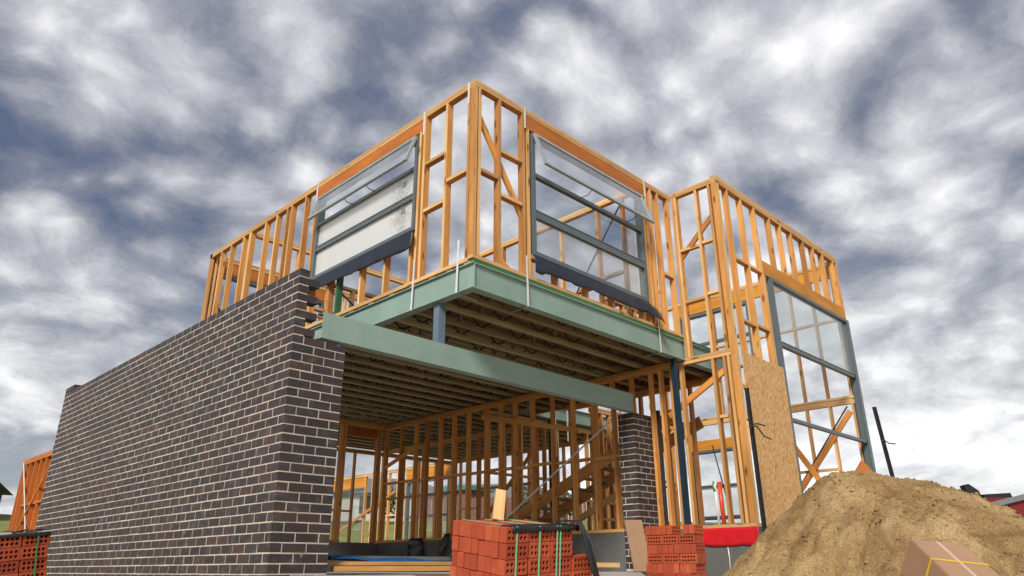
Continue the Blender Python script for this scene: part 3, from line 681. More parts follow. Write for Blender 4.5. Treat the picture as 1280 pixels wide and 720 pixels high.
# flashing aprons under the two upper windows
def apron(fn, n, parent, mat='flash'):
    g = []
    for i in range(n + 1):
        g.append([fn(i / n, k / 4) for k in range(5)])
    mb = MB(); mb.sheet(g, .004); return part(mb, 'flashing', M[mat], parent)
def apL(t, k):
    y = 6.66 + t * 2.60; drop = .27 - .07 * t + .02 * noise.noise(Vector((t * 7, 0, 0))) + .012 * noise.noise(Vector((t * 23, 0, 0)))
    return (XL - .028 - .03 * k - .022 * noise.noise(Vector((t * 14, k * 1.5, 2))) * k, y, 4.052 - k * drop)
apron(apL, 60, w1)
def apF(t, k):
    x = 5.975 + t * 2.66; drop = .205 + .03 * noise.noise(Vector((t * 6, 0, 5))) + .016 * noise.noise(Vector((t * 22, 0, 5))) + (.06 if t > .93 else 0) + (.035 if t < .06 else 0)
    return (x, YF - .028 - .03 * k - .024 * noise.noise(Vector((t * 13, k * 1.5, 7))) * k - (.10 * k if t > .93 else 0), 3.667 - k * drop - max(0, t - .9) * .6)
apron(apF, 60, w2)
# tall corner window in the right wing
w3 = window('X', YW, 10.80, 13.955, .60, 4.505, [(3.375, .06), (2.165, .05)], [(3.405, 4.46, M['glass_tint'])], None, -1, 'tall grey window of the right wing')
mb = MB(); mb.box(XE - .115, XE + .012, YW - .03, YW - .0235, .6, 4.5); mb.box(XE + .002, XE + .014, YW - .022, YW + .11, .6, 4.5); part(mb, 'corner_mullion', M['alu'], w3)
w4 = window('Y', XE, 7.25, 8.36, .60, 2.365, [(1.62, .05), (1.0, .05)], [(.645, .975, M['glass']), (1.03, 1.59, M['glass_haze']), (1.65, 2.32, M['glass'])], None, 1, 'small grey window in the east wall')
mb = MB(); mb.box(XE - .09, XE - .02, 8.30, 8.355, .6, 2.36); part(mb, 'window_jamb', M['alu_pale'], w4)
w5 = window('Y', XE, 6.66, 8.36, 4.0, 5.40, [(4.7, .05)], [(4.04, 4.67, M['glass_haze']), (4.73, 5.35, M['glass'])], None, 1, 'grey window high in the east wall')
w6 = window('X', 13.20, 5.2, 7.48, 4.0, 5.41, [(4.7, .05)], [(4.04, 4.67, M['glass']), (4.73, 5.36, M['glass'])], None, 1, 'grey window in the upper rear wall')
w7 = window('Y', XE, 20.65, 22.88, .60, 2.54, [(1.5, .05)], [(.65, 1.47, M['glass']), (1.53, 2.49, M['glass'])], None, 1, 'grey window in the far rear wall')
w8 = window('Y', XE, 16.4, 18.38, .60, 2.54, [(1.5, .05)], [(.65, 1.47, M['glass']), (1.53, 2.49, M['glass'])], None, 1, 'second grey window in the far rear wall')

# ------------------------------------------------------------------ red cored bricks
def brick_mesh():
    """230 x 110 x 76 brick: x = length, z = 110 (standing on edge), y = 76 with ten through holes"""
    bm = bmesh.new(); Lx, Lz, Ly = .226, .1075, .0735
    nx, nz = 5, 2; r = .0148
    x0 = -Lx / 2; mx, mz = .018, .012
    xs = [x0] + [x0 + mx + (Lx - 2 * mx) * i / nx for i in range(nx + 1)] + [x0 + Lx]
    zs = [0] + [mz + (Lz - 2 * mz) * i / nz for i in range(nz + 1)] + [Lz]
    cache = {}
    def v(x, y, z):
        k = (round(x, 5), round(y, 5), round(z, 5))
        if k not in cache: cache[k] = bm.verts.new(k)
        return cache[k]
    for i in range(len(xs) - 1):
        for j in range(len(zs) - 1):
            a, b, c, d = xs[i], xs[i + 1], zs[j], zs[j + 1]
            hole = 0 < i <= nx and 0 < j <= nz
            for y, sg in ((-Ly / 2, 1), (Ly / 2, -1)):
                if not hole:
                    q = [v(a, y, c), v(b, y, c), v(b, y, d), v(a, y, d)]
                    bm.faces.new(q if sg > 0 else q[::-1]); continue
                cx, cz = (a + b) / 2, (c + d) / 2
                ring = [v(cx + r * math.cos(R(45 * k - 135)), y, cz + r * math.sin(R(45 * k - 135))) for k in range(8)]
                cor = [v(a, y, c), v(b, y, c), v(b, y, d), v(a, y, d)]
                for k in range(4):
                    A, B = cor[k], cor[(k + 1) % 4]; r0, r1, r2 = ring[2 * k], ring[2 * k + 1], ring[(2 * k + 2) % 8]
                    for q in ((A, r1, r0), (A, B, r1), (B, r2, r1)): bm.faces.new(q if sg > 0 else q[::-1])
            if hole:
                cx, cz = (a + b) / 2, (c + d) / 2
                for k in range(8):
                    p0, p1 = R(45 * k - 135), R(45 * k - 90)
                    bm.faces.new((v(cx + r * math.cos(p0), -Ly / 2, cz + r * math.sin(p0)), v(cx + r * math.cos(p1), -Ly / 2, cz + r * math.sin(p1)), v(cx + r * math.cos(p1), Ly / 2, cz + r * math.sin(p1)), v(cx + r * math.cos(p0), Ly / 2, cz + r * math.sin(p0))))
    for j in range(len(zs) - 1):
        for x, sg in ((xs[0], 1), (xs[-1], -1)):
            q = [v(x, -Ly / 2, zs[j]), v(x, -Ly / 2, zs[j + 1]), v(x, Ly / 2, zs[j + 1]), v(x, Ly / 2, zs[j])]; bm.faces.new(q if sg > 0 else q[::-1])
    for i in range(len(xs) - 1):
        for z, sg in ((0, 1), (Lz, -1)):
            q = [v(xs[i], -Ly / 2, z), v(xs[i], Ly / 2, z), v(xs[i + 1], Ly / 2, z), v(xs[i + 1], -Ly / 2, z)]; bm.faces.new(q[::-1] if sg < 0 else q)
    bmesh.ops.recalc_face_normals(bm, faces=bm.faces)
    def onbox(v_): return [abs(abs(v_.co.x) - Lx / 2) < 1e-5, abs(abs(v_.co.y) - Ly / 2) < 1e-5, min(abs(v_.co.z), abs(v_.co.z - Lz)) < 1e-5]
    ed = [e for e in bm.edges if sum(a and b for a, b in zip(onbox(e.verts[0]), onbox(e.verts[1]))) >= 2]
    bmesh.ops.bevel(bm, geom=ed, offset=.0035, segments=1, affect='EDGES')
    me = bpy.data.meshes.new('brick'); bm.to_mesh(me); bm.free(); me.materials.append(M['redbrick'])
    return me
BRICK = brick_mesh()
def rotm(y, p, r): return Matrix.Rotation(y, 3, 'Z') @ Matrix.Rotation(p, 3, 'X') @ Matrix.Rotation(r, 3, 'Y')
def pack(corner, rot, nx, ny, nc, label, group, side, short_top=0, strap_x=(), smat='strap_mint'):
    """strapped cube of bricks; 'corner' is the near top corner; local x runs along the holed face, y to the back"""
    RM = rotm(*rot); H = nc * .110
    base = Vector(corner) + RM @ Vector((0, 0, -H))
    root = empty('brick_pack', base, label, 'brick pack', group)
    root.rotation_euler = RM.to_euler()
    sx = side                                   # +1: grows to +x from the corner; -1: grows to -x
    for c in range(nc):
        top = c >= nc - 2
        nxx = nx if top else nx + short_top
        for i in range(nxx):
            for j in range(ny):
                vis = c == nc - 1 or j == 0 or i == 0 or i == nxx - 1 or (short_top and i >= nx and c == nc - 3)
                if not vis or (j == ny - 1 and c < nc - 1 and 0 < i < nxx - 1): continue
                if c < nc - 5 : continue
                o = bpy.data.objects.new('brick', BRICK); COL.objects.link(o); o.parent = root
                o.location = (sx * (.115 + i * .2325) + (J(.007) if i == 0 else J(.003)), .039 + j * .077 + (J(.006) if j == 0 else J(.002)), c * .110 + J(.001))
                o.rotation_euler = (J(.008), J(.006), J(.014))
    D = ny * .077 + .004
    for x in strap_x:
        mb = MB()
        pts = [(x, -.008, 0), (x, -.008, H + .003), (x, D + .004, H + .003), (x, D + .004, 0)]
        for p, q in zip(pts, pts[1:]): mb.bar(p, q, .013, .0025, (1, 0, 0))
        s = mb.build('strap', M[smat], None, (0, 0, 0)); s.parent = root
    return root, RM, base, H, D
pk, RM, base, H, D = pack((3.787, 3.818, .322), (-.0437, .127, -.048), 3, 8, 8, 'strapped pack of red cored bricks, black plastic under its mint green straps', 'strapped brick packs', 1, 1, (.10, .33, .515, .55))
def loc2w(RM, base, p): return base + RM @ Vector(p)
# black edge sheet under the straps
g = []
for i in range(15):
    x = .05 + i * .05
    g.append([(x, .15, H + .0045), (x, .0, H + .0052), (x, -.0125, H - .004), (x, -.0122, H - .035 - .006 * math.sin(i * 1.9))])
mb = MB(); mb.sheet(g, .002); s = mb.build('edge_sheet', M['black_plastic'], None, (0, 0, 0)); s.parent = pk
# hanging black plastic strip at the pack's right end
def hang():
    g = []
    for i in range(5):
        u = i / 4 * .24
        row = []
        for k, (x, y, z) in enumerate([(.60, .10, .016), (.66, .03, .030), (.70, -.02, .034), (.735, -.05, -.02), (.755, -.062, -.14), (.80, -.085, -.30), (.86, -.10, -.46), (.90, -.11, -.60)]):
            row.append(loc2w(RM, base, (x + u * (.75 if k < 3 else .62), y + u * (.2 if k > 3 else .5) + .012 * math.sin(i * 2 + k), H + z + .012 * math.sin(k * 1.3 + i))))
        g.append(row)
    mb = MB(); mb.sheet(g, .003)
    tag(mb.build('plastic_strip', M['black_plastic'], None, g[0][0]), 'black plastic strip drooping down the right end of the middle brick pack', 'plastic strip')
hang()
lp, RM2, base2, H2, D2 = pack((1.996, 8.066, .384), (.138, .026, -.12), 3, 4, 6, 'strapped pack of red cored bricks beside the long dark brick wall', 'strapped brick packs', -1, 0, (-.105, -.425, -.6), 'strap_green')
g = []
for i in range(15):
    x = -.66 + i * .047
    g.append([(x, .2, H2 + .0045), (x, .0, H2 + .0052), (x, -.0125, H2 - .004), (x, -.0122, H2 - .022 - .008 * math.sin(i * 1.9))])
mb = MB(); mb.sheet(g, .002); s = mb.build('edge_sheet', M['black_plastic'], None, (0, 0, 0)); s.parent = lp
mb = MB(); mb.box(-.55, -.18, .06, .14, H2 + .012, H2 + .02); s = mb.build('top_slip', M['white_and_highlight'], None, (0, 0, 0)); s.parent = lp
g = [[loc2w(RM2, base2, (x, y, H2 + .006 + .03 * abs(math.sin(i * 1.1 + j * 2.3)))) for j, y in enumerate((.02, .1, .2, .28))] for i, x in enumerate([-.30 + .05 * k for k in range(7)])]
mb = MB(); mb.sheet(g, .003); tag(mb.build('plastic_scrap', M['black_plastic'], None, g[0][0]), 'crumpled black plastic on top of the left brick pack', 'plastic scrap')
# timber offcut standing on the middle pack
mb = MB(); a = loc2w(RM, base, (.33, .47, H + .004))
mb.bar(a, a + Vector((.075, .045, .235)), .085, .045, (1, -.6, 0))
tag(mb.build('timber_offcut', M['pine'], None, a), 'pale timber offcut leaning upright on top of the middle brick pack', 'timber offcut')

# ------------------------------------------------------------------ loose stack, every brick a thing
def loose_stack():
    C = Vector((8.085, 4.925, 0)); yaw = R(2); RZ = Matrix.Rotation(yaw, 3, 'Z')
    ztop = .545; nm = ['top course', 'second course down', 'third course down', 'fourth course down', 'fifth course down', 'sixth course down', 'seventh course down']
    grp = 'loose red bricks stacked beside the brick pier'
    for c in range(7):
        z = ztop - .112 * (c + 1)
        shift = Vector((J(.014), J(.014), 0))
        if c % 2 == 0:      # header course: bricks along X, ends to the left face, first one shows holes to the front
            places = [('rearmost' if k == 8 else 'holed front brick' if k == 0 else '%s from the front' % ['', 'second', 'third', 'fourth', 'fifth', 'sixth', 'seventh', 'eighth'][k], (.115, .038 + k * .0772, 0), 0) for k in range(9)]
            if c == 0: places = [p for p in places if p[1][1] > .30] + [('front corner, holes showing', (.115, .038, 0), 0), ('second from the front', (.115, .115, 0), 0)]
        else:               # stretcher course: holes to the left face
            places = [('%s holed brick of left face' % ['front', 'middle', 'rear'][k], (.038, .115 + k * .232, 0), -math.pi / 2) for k in range(3)]
            places += [('front end brick, %s' % ['centre', 'right'][k], (.115 + k * .077, .115, 0), -math.pi / 2) for k in range(2)]
            places += [('rear end brick, %s' % ['centre', 'right'][k], (.115 + k * .077, .579, 0), -math.pi / 2) for k in range(2)]
        for what, p, a in places:
            o = bpy.data.objects.new('brick', BRICK); COL.objects.link(o)
            q = RZ @ (Vector(p) + shift + Vector((J(.006), J(.004), 0)))
            o.location = (C.x + q.x, C.y + q.y, z); o.rotation_euler = (0, 0, yaw + a + J(.03))
            tag(o, 'loose red brick by pier, %s, %s' % (nm[c], what), 'brick', grp)
loose_stack()

# ------------------------------------------------------------------ sand pile
CREST = [(.9, -.75), (1.3, -.42), (1.8, .0), (1.99, .17), (2.22, .37), (2.41, .50), (2.61, .665), (2.78, .785), (3.03, .835), (3.28, .80), (3.63, .765), (3.97, .68), (4.09, .60), (4.26, .43), (4.42, .26), (4.8, -.05), (5.3, -.4), (5.8, -.8)]
def crest(l):
    if l <= CREST[0][0]: return CREST[0][1]
    for (a, za), (b, zb) in zip(CREST, CREST[1:]):
        if l <= b: t = (l - a) / (b - a); return za + (zb - za) * t
    return CREST[-1][1]
def fbm(v, oc=5, H=.55):
    s, a = 0, 1
    for k in range(oc): s += a * noise.noise(v * (2 ** k)); a *= H
    return s
def sand_z(d, l):
    c0 = crest(l); t = d - 6.6
    sm = .25
    drop = .47 * -t if t < 0 else .62 * t
    drop = math.sqrt(drop * drop + sm * sm * .12) - sm * math.sqrt(.12)
    z = c0 - drop
    p = Vector((d, l, 0))
    k = min(1, drop * 1.6 + .35)
    z += k * (.10 * fbm(p * 1.3, 4) + .042 * fbm(p * 4.2 + Vector((3, 1, 2)), 5, .55))
    gl = noise.noise(Vector((l * 5.2 + .5 * noise.noise(p * 2), d * .9, 4))); z -= k * .04 * max(0, gl) ** .8
    rid = abs(noise.noise(p * 2.3 + Vector((7, 2, 1)))); z -= k * .09 * max(0, .22 - rid) / .22
    cl = noise.noise(p * 9 + Vector((1, 8, 3))); z += .03 * max(0, cl - .12) * 2
    z += .020 * (.5 - abs(fbm(p * 11, 3, .75))) + .012 * max(0, noise.noise(p * 24 + Vector((5, 5, 5)))) + .010 * noise.noise(p * 46)
    # slump scarp near the foot
    q = (l - 2.15) * .9 + .35 * noise.noise(Vector((l * 2.5, 3, 0)))
    e = d - (5.15 + .18 * noise.noise(Vector((l * 3.2, 9, 0))) - .35 * (l - 2.25) ** 2)
    if e < 0: z -= .16 * min(1, -e / .06) * max(0, 1 - abs(l - 2.3) / .75) * max(0, 1 + e / 1.6)
    return z
def sand():
    mb = MB(); bm = mb.bm; st = .0145
    nd, nl = int((9.3 - 3.3) / (st * 1.3)), int((6.0 - .7) / st)
    V = []
    for i in range(nd + 1):
        row = []
        for j in range(nl + 1):
            d, l = 3.3 + i * st * 1.3, .7 + j * st
            p = FL(d, l); z = sand_z(d, l); g = gz(p.x, p.y)
            row.append(bm.verts.new((p.x, p.y, z)) if z > g - .06 else None)
        V.append(row)
    for i in range(nd):
        for j in range(nl):
            q = [V[i][j], V[i + 1][j], V[i + 1][j + 1], V[i][j + 1]]
            if all(q): bm.faces.new(q).smooth = True
    for v_ in [v_ for v_ in bm.verts if not v_.link_faces]: bm.verts.remove(v_)
    b = FL(6.6, 3.0)
    o = mb.build('sand_pile', M['sand'], None, (b.x, b.y, gz(b.x, b.y)))
    if sum(f.normal.z for f in o.data.polygons) < 0: o.data.flip_normals()
    mb = MB(); rnd = random.Random(3)
    for k in range(2600):
        d, l = rnd.uniform(3.6, 6.75), rnd.uniform(1.2, 5.2)
        z = sand_z(d, l); p = FL(d, l)
        if z < gz(p.x, p.y) or (abs(l - 2.7) < .5 and d < 5.3): continue
        r = .006 + .016 * rnd.random() ** 3; c = Vector((p.x, p.y, z + r * .25))
        vv = [mb.bm.verts.new(c + Vector(q) * r * rnd.uniform(.7, 1.25)) for q in ((1, 0, 0), (-1, 0, 0), (0, 1, 0), (0, -1, 0), (0, 0, 1), (0, 0, -1))]
        for a_, b_, c_ in ((0, 2, 4), (2, 1, 4), (1, 3, 4), (3, 0, 4), (2, 0, 5), (1, 2, 5), (3, 1, 5), (0, 3, 5)): mb.bm.faces.new((vv[a_], vv[b_], vv[c_]))
    tag(mb.build('sand_crumbs', M['sand'], o), kind='stuff')
    tag(o, 'big heap of damp yellow brown sand in front of the right wing', 'sand pile')
sand()

# ------------------------------------------------------------------ cardboard carton
def carton():
    P1 = Vector((5.319, 1.650, .221)); RM = rotm(-.744, .582, .12)
    W, L, H = .37, .66, .26
    root = empty('cardboard_box', P1 + RM @ Vector((W / 2, -L / 2, -H)), 'brown cardboard carton with yellow strap lying tilted on the sand', 'box')
    root.rotation_euler = RM.to_euler()
    off = Vector((W / 2, -L / 2, -H))
    def b(mb, x0, x1, y0, y1, z0, z1): mb.box(x0 - off.x, x1 - off.x, y0 - off.y, y1 - off.y, z0 - off.z, z1 - off.z)
    mb = MB(); b(mb, 0, W, -L, 0, -H, 0)
    bmesh.ops.bevel(mb.bm, geom=list(mb.bm.edges), offset=.006, segments=2, affect='EDGES')
    o = mb.build('carton_body', M['card'], None, (0, 0, 0)); o.parent = root
    mb = MB(); b(mb, W * .5 - .012, W * .5 + .012, -L + .004, -.004, .0, .0015); b(mb, W * .5 - .012, W * .5 + .012, .0, .0015, -.08, -.002)
    o = mb.build('packing_tape', M['card_tape'], None, (0, 0, 0)); o.parent = root
    mb = MB(); y = -.24
    b(mb, -.002, W + .002, y, y + .014, .0018, .004); b(mb, -.004, -.0005, y, y + .014, -H, .004); b(mb, W + .0005, W + .004, y, y + .014, -H, .004)
    o = mb.build('strap', M['yellow'], None, (0, 0, 0)); o.parent = root
carton()
# tall grass blade in the foreground
def blade():
    b = FL(4.3, 2.06); z = sand_z(4.3, 2.06)
    mb = MB(); pts = [(0, 0, -.05), (.003, .002, .08), (.004, .0, .17), (.001, -.004, .26)]
    for dx, h, wd in ((0, 1.0, .008), (.03, .55, .006)):
        for p, q in zip(pts, pts[1:]):
            mb.bar(Vector((b.x + dx + p[0], b.y - dx + p[1], z + p[2] * h)), Vector((b.x + dx + q[0], b.y - dx + q[1], z + q[2] * h)), wd, .002, tuple(lat))
    tag(mb.build('grass_tuft', M['grass_blade'], None, (b.x, b.y, z)), 'thin green grass blade sprouting from the sand left of the carton', 'grass')
blade()

# ------------------------------------------------------------------ star pickets, pipes, oddments
def picket(p, q, label, wires):
    mb = MB(); p, q = Vector(p), Vector(q)
    a = (q - p).normalized()
    for k in range(3):
        s = Vector((math.cos(R(120 * k + 20)), math.sin(R(120 * k + 20)), 0))
        mb.bar(p + s * .016, q + s * .016, .032, .006, s)
    root = mb.build('star_picket', M['black_steel'], None, p); tag(root, label, 'star picket', 'star pickets')
    for w in wires:
        mb = MB(); mb.tube(w, .009, 6); o = mb.build('tie_wire', M['rust'], None, p); o.parent = root; o.location = (0, 0, 0)
z1 = 1.83
picket((8.80, 4.36, -.2), (8.66, 4.30, 2.22), 'black steel star picket standing in front of the strand board sheet', [[(8.50, 4.27, 1.79), (8.60, 4.26, 1.74), (8.75, 4.25, 1.76), (8.95, 4.25, 1.76)], [(8.55, 4.28, 1.70), (8.72, 4.26, 1.73), (8.90, 4.26, 1.62), (9.06, 4.25, 1.60)]])
picket((11.55, 3.58, 0.2), (11.25, 3.63, 2.25), 'black steel star picket behind the crest of the sand pile', [[(11.05, 3.55, 1.72), (11.2, 3.56, 1.75), (11.34, 3.55, 1.72), (11.62, 3.55, 1.74)]])
# orange timber peg behind the sand crest
b = FL(7.1, 3.28)
mb = MB(); c = lat; 
P_ = [FL(7.1, 3.25, .70), FL(7.1, 3.56, .70), FL(7.1, 3.49, .88), FL(7.1, 3.385, 1.01), FL(7.1, 3.30, .90)]
mb.prism(P_, fwd_h * .04); tag(mb.build('plywood_offcut', M['lvl_red'], None, P_[0]), 'orange pointed timber offcut poking up behind the sand crest', 'timber offcut')
# riser pipe and its white highlight at the slab edge
mb = MB(); mb.tube([(9.62, 5.36, .55), (9.60, 5.36, 1.16)], .032, 12); rp = tag(mb.build('riser_pipe', M['red_pipe'], None, (9.62, 5.36, .55)), 'orange red riser pipe standing on the slab above the membrane', 'pipe')
mb = MB(); mb.tube([(9.60, 5.36, 1.16), (9.60, 5.36, 1.19)], .034, 12); o = mb.build('pipe_cap', M['red_pipe'], None, (9.62, 5.36, .55)); o.parent = rp; o.location = (0, 0, 0)
mb = MB(); mb.tube([(9.60, 5.425, .55), (9.585, 5.43, 1.16)], .020, 12); pipe_highlight = tag(mb.build('riser_pipe', M['white_and_highlight'], None, (9.60, 5.45, .55)), 'white highlight along the orange red pipe, modelled as a thin tube with green tape', 'pipe')  # thin white tube stands in for the highlight on the red pipe
mb = MB(); mb.tube([(9.586, 5.43, 1.06), (9.585, 5.445, 1.14), (9.585, 5.445, 1.21)], [.022, .026, .008], 10); o = mb.build('green_tape', M['green_tape'], None, (9.60, 5.45, .55)); o.parent = pipe_highlight; o.location = (0, 0, 0)
mb = MB(); mb.tube([(9.85, 5.33, .55), (9.76, 5.38, 1.1), (9.64, 5.43, 1.72)], .009, 6); tag(mb.build('steel_rod', M['black_steel'], None, (9.85, 5.33, .55)), 'thin dark steel rod leaning behind the orange red pipe', 'rod')
mb = MB(); mb.box(9.70, 9.85, 5.28, 5.42, .546, .60); mb.box(9.50, 9.58, 5.5, 5.6, .546, .62); tag(mb.build('plastic_block', M['blue_plastic'], None, (9.7, 5.3, .546)), 'small dark blue plastic blocks on the slab at the foot of the pipe', 'plastic block')
# brown board leaning on the pier
mb = MB(); mb.hexa([(8.30, 5.98, .005), (8.52, 5.86, .005), (8.53, 5.885, .005), (8.31, 6.005, .005), (8.36, 6.14, .66), (8.58, 6.02, .66), (8.59, 6.045, .66), (8.37, 6.165, .66)])
tag(mb.build('timber_board', M['card'], None, (8.4, 5.95, 0)), 'brown board leaning against the brick pier', 'board')
# black plastic draped over the slab step
for lab, q in (('wide black plastic offcut draped over the garage slab step', [(11.93, .60), (11.52, .62), (12.02, .03), (11.45, .03)]), ('narrow black plastic offcut slanting over the garage slab step', [(10.86, .66), (10.70, .67), (11.24, .02), (11.02, .02)])):
    g = []
    for i in range(4):
        t = i / 3; ya = q[0][0] + (q[1][0] - q[0][0]) * t; yb = q[2][0] + (q[3][0] - q[2][0]) * t
        g.append([(9.16 - .02 * math.sin(k * 2 + i) - .05 * k / 5, ya + (yb - ya) * k / 5, q[0][1] + (q[2][1] - q[0][1]) * k / 5) for k in range(6)])
    mb = MB(); mb.sheet(g, .004); tag(mb.build('plastic_offcut', M['black_plastic'], None, g[0][-1]), lab, 'plastic offcut')
# timber and plastic lying in the garage mouth
def plank(p, q, w, d, mat, label, grp='boards lying in the garage doorway'):
    mb = MB(); mb.bar(p, q, d, w); tag(mb.build('timber_plank', M[mat], None, p), label, 'plank', grp)
plank((3.92, 6.22, .052), (6.1, 5.6, .052), .19, .045, 'pine_red', 'long reddish plank lowest of the boards in the garage doorway')
plank((3.90, 6.42, .10), (6.9, 5.75, .10), .14, .035, 'osb_edge', 'long plank resting across the reddish plank in the doorway')
plank((3.95, 6.65, .155), (5.7, 6.45, .15), .2, .04, 'concrete', 'weathered grey board on top of the doorway boards')
plank((5.55, 6.0, .10), (7.3, 5.55, .08), .2, .05, 'pine', 'pale orange plank at the right of the doorway boards')
plank((3.86, 5.15, -.045), (4.32, 5.02, -.045), .12, .07, 'yellow', 'short yellow timber block in front of the doorway boards', None)
g = []
for i in range(13):
    t = i / 12
    g.append([(3.92 + 1.5 * t + .05 * k, 6.30 - .10 * t + .09 * k, .165 + .016 * math.sin(t * 11 + k) * (1 - t * .5) - .045 * t - (.03 if k == 0 else 0)) for k in range(4)])
mb = MB(); mb.sheet(g, .003); tag(mb.build('plastic_sheet', M['blue_plastic'], None, (3.95, 6.3, .1)), 'blue plastic sheet folded over the boards in the garage doorway', 'plastic sheet')
mb = MB(); mb.tube([(5.6, 6.3, .1), (5.45, 6.35, .16), (5.5, 6.4, .22), (5.66, 6.4, .2), (5.68, 6.35, .13), (5.9, 6.2, .06)], .012, 8); tag(mb.build('cable', M['black_plastic'], None, (5.6, 6.3, .1)), 'black cable coil on the boards by the plastic sheet', 'cable')
mb = MB(); mb.tube([(11.0, 7.6, .55), (11.0, 7.6, .78)], [.10, .12], 14); tag(mb.build('bucket', M['black_plastic'], None, (11.0, 7.6, .55)), 'small black bucket on the slab inside the house', 'bucket')

# ------------------------------------------------------------------ red skip bin behind the sand
def skip():
    A0, A1 = FL(9.2, 5.55), FL(9.1, 7.3); B0, B1 = FL(10.9, 6.55), FL(10.8, 8.7)
    zb = -.35
    za0, za1 = .66, 1.06; zb0, zb1 = .93, .95
    root = empty('skip_bin', (A0 + B1) / 2 + Vector((0, 0, zb)), 'dark red steel skip bin behind the right end of the sand pile', 'skip bin')
    mb = MB()
    i0, i1 = (A1 - A0).normalized() * .25, (A1 - A0).normalized() * -.25
    mb.hexa([A0 + i0 + Vector((0, 0, zb)), A1 + i1 + Vector((0, 0, zb)), B1 + i1 + Vector((0, 0, zb)), B0 + i0 + Vector((0, 0, zb)), A0 + Vector((0, 0, za0)), A1 + Vector((0, 0, za1)), B1 + Vector((0, 0, zb1)), B0 + Vector((0, 0, zb0))])
    part(mb, 'bin_body', M['skip_red'], root)
    n = Vector((0, 0, 1))
    mb = MB(); o_ = -fwd_h * .02
    mb.bar(A0 + o_ + n * (za0 + .02), A1 + o_ + n * (za1 + .02), .06, .06); part(mb, 'rail', M['skip_rail'], root)
    mb = MB(); mb.bar(B0 + n * (zb0 + .02), B1 + n * (zb1 + .02), .05, .05); part(mb, 'rail', M['skip_red'], root)
    for t in (.25, .6):
        p = A0.lerp(A1, t) + o_; mb = MB(); mb.bar(p + n * (zb + .1), p + n * (za0 + (za1 - za0) * t - .05), .06, .05, tuple(lat)); part(mb, 'stiffener', M['skip_red'], root)
    p = B0 + (B1 - B0).normalized() * .12
    mb = MB(); mb.prism([p + n * .95, p + lat * .18 + n * .95, p + lat * .15 + n * 1.08, p + lat * .02 + n * 1.18, p - lat * .05 + n * 1.16], fwd_h * .12); part(mb, 'lid_hinge', M['black_steel'], root)
    mb = MB(); q = p + lat * .2; mb.prism([q + n * .95, q + lat * .42 + n * .98, q + lat * .40 + n * 1.05, q + n * 1.03], fwd_h * .3); part(mb, 'lid_handle', M['black_steel'], root)
skip()

# ------------------------------------------------------------------ things beyond the site
def far_house(c, w, dp, h, rh, yaw, wall, label, hip=1.5):
    c = Vector((c.x, c.y, gz(c.x, c.y) - .1)); RZ = Matrix.Rotation(yaw, 3, 'Z')
    root = empty('distant_house', c, label, 'house'); root.rotation_euler = (0, 0, yaw)
    def add(mb, name, mat): o = mb.build(name, mat, None, (0, 0, 0)); o.parent = root; return o
    mb = MB(); mb.box(-w / 2, w / 2, -dp / 2, dp / 2, 0, h); add(mb, 'wall', M[wall])
    e = .5; mb = MB(); bm = mb.bm
    B = [bm.verts.new(p) for p in ((-w / 2 - e, -dp / 2 - e, h), (w / 2 + e, -dp / 2 - e, h), (w / 2 + e, dp / 2 + e, h), (-w / 2 - e, dp / 2 + e, h))]
    U = [bm.verts.new(p) for p in ((-w / 2 + hip * 1.5, 0, h + rh), (w / 2 - hip * 1.5, 0, h + rh))]
    for f in ((0, 1, 5, 4), (1, 2, 5), (2, 3, 4, 5), (3, 0, 4), (3, 2, 1, 0)): bm.faces.new([(B + U)[i] for i in f])
    add(mb, 'roof', M['roof_grey'])
    for k in range(3):
        x = -w / 2 + w * (k + .5) / 3; mb = MB(); mb.box(x - .7, x + .7, -dp / 2 - .03, -dp / 2 + .02, .9, 2.2); add(mb, 'window', M['dark_glass'])
fy = YAW - math.pi / 2
far_house(FL(36, -30.6), 9, 8, 1.4, 1.0, fy + .5, 'wall_dark', 'distant house with grey hip roof at the far left edge')
far_house(FL(62, -12), 12, 8, 2.4, 1.6, fy + .2, 'wall_pale', 'distant pale house glimpsed through the garage doorway')
far_house(FL(66, -2), 12, 8, 2.4, 1.6, fy - .1, 'wall_dark', 'distant dark house glimpsed through the inner studs')
def fence():
    p0, p1 = FL(52, -7), FL(54, 9); root = empty('paling_fence', Vector((p0.x, p0.y, gz(p0.x, p0.y))), 'distant brown paling fence on the grassy rise behind the house', 'fence')
    mb = MB(); n = 60
    for i in range(n):
        t = i / n; p = p0.lerp(p1, t); q = p0.lerp(p1, (i + .9) / n); z = gz(p.x, p.y)
        mb.bar(Vector((p.x, p.y, z + .8)), Vector((q.x, q.y, z + .8)), 1.6 + J(.05), .03)
    part(mb, 'palings', M['fence_brown'], root)
    for t in (.1, .45, .8):
        p = p0.lerp(p1, t); z = gz(p.x, p.y); mb = MB(); mb.box(p.x - .08, p.x + .08, p.y - .3, p.y - .14, z - .2, z + 2.0); part(mb, 'post', M['white_and_highlight'], root)
fence()
def shed():
    c = FL(56, -3.4); z = gz(c.x, c.y); root = empty('garden_shed', (c.x, c.y, z), 'distant small shed with teal roof beside the paling fence', 'shed')
    mb = MB(); mb.box(c.x - 1.2, c.x + 1.2, c.y - 1.2, c.y + 1.2, z - .2, z + 2.2); part(mb, 'wall', M['fence_brown'], root)
    mb = MB(); mb.box(c.x - 1.5, c.x + 1.5, c.y - 1.5, c.y + 1.5, z + 2.2, z + 2.5); part(mb, 'roof', M['teal'], root)
shed()
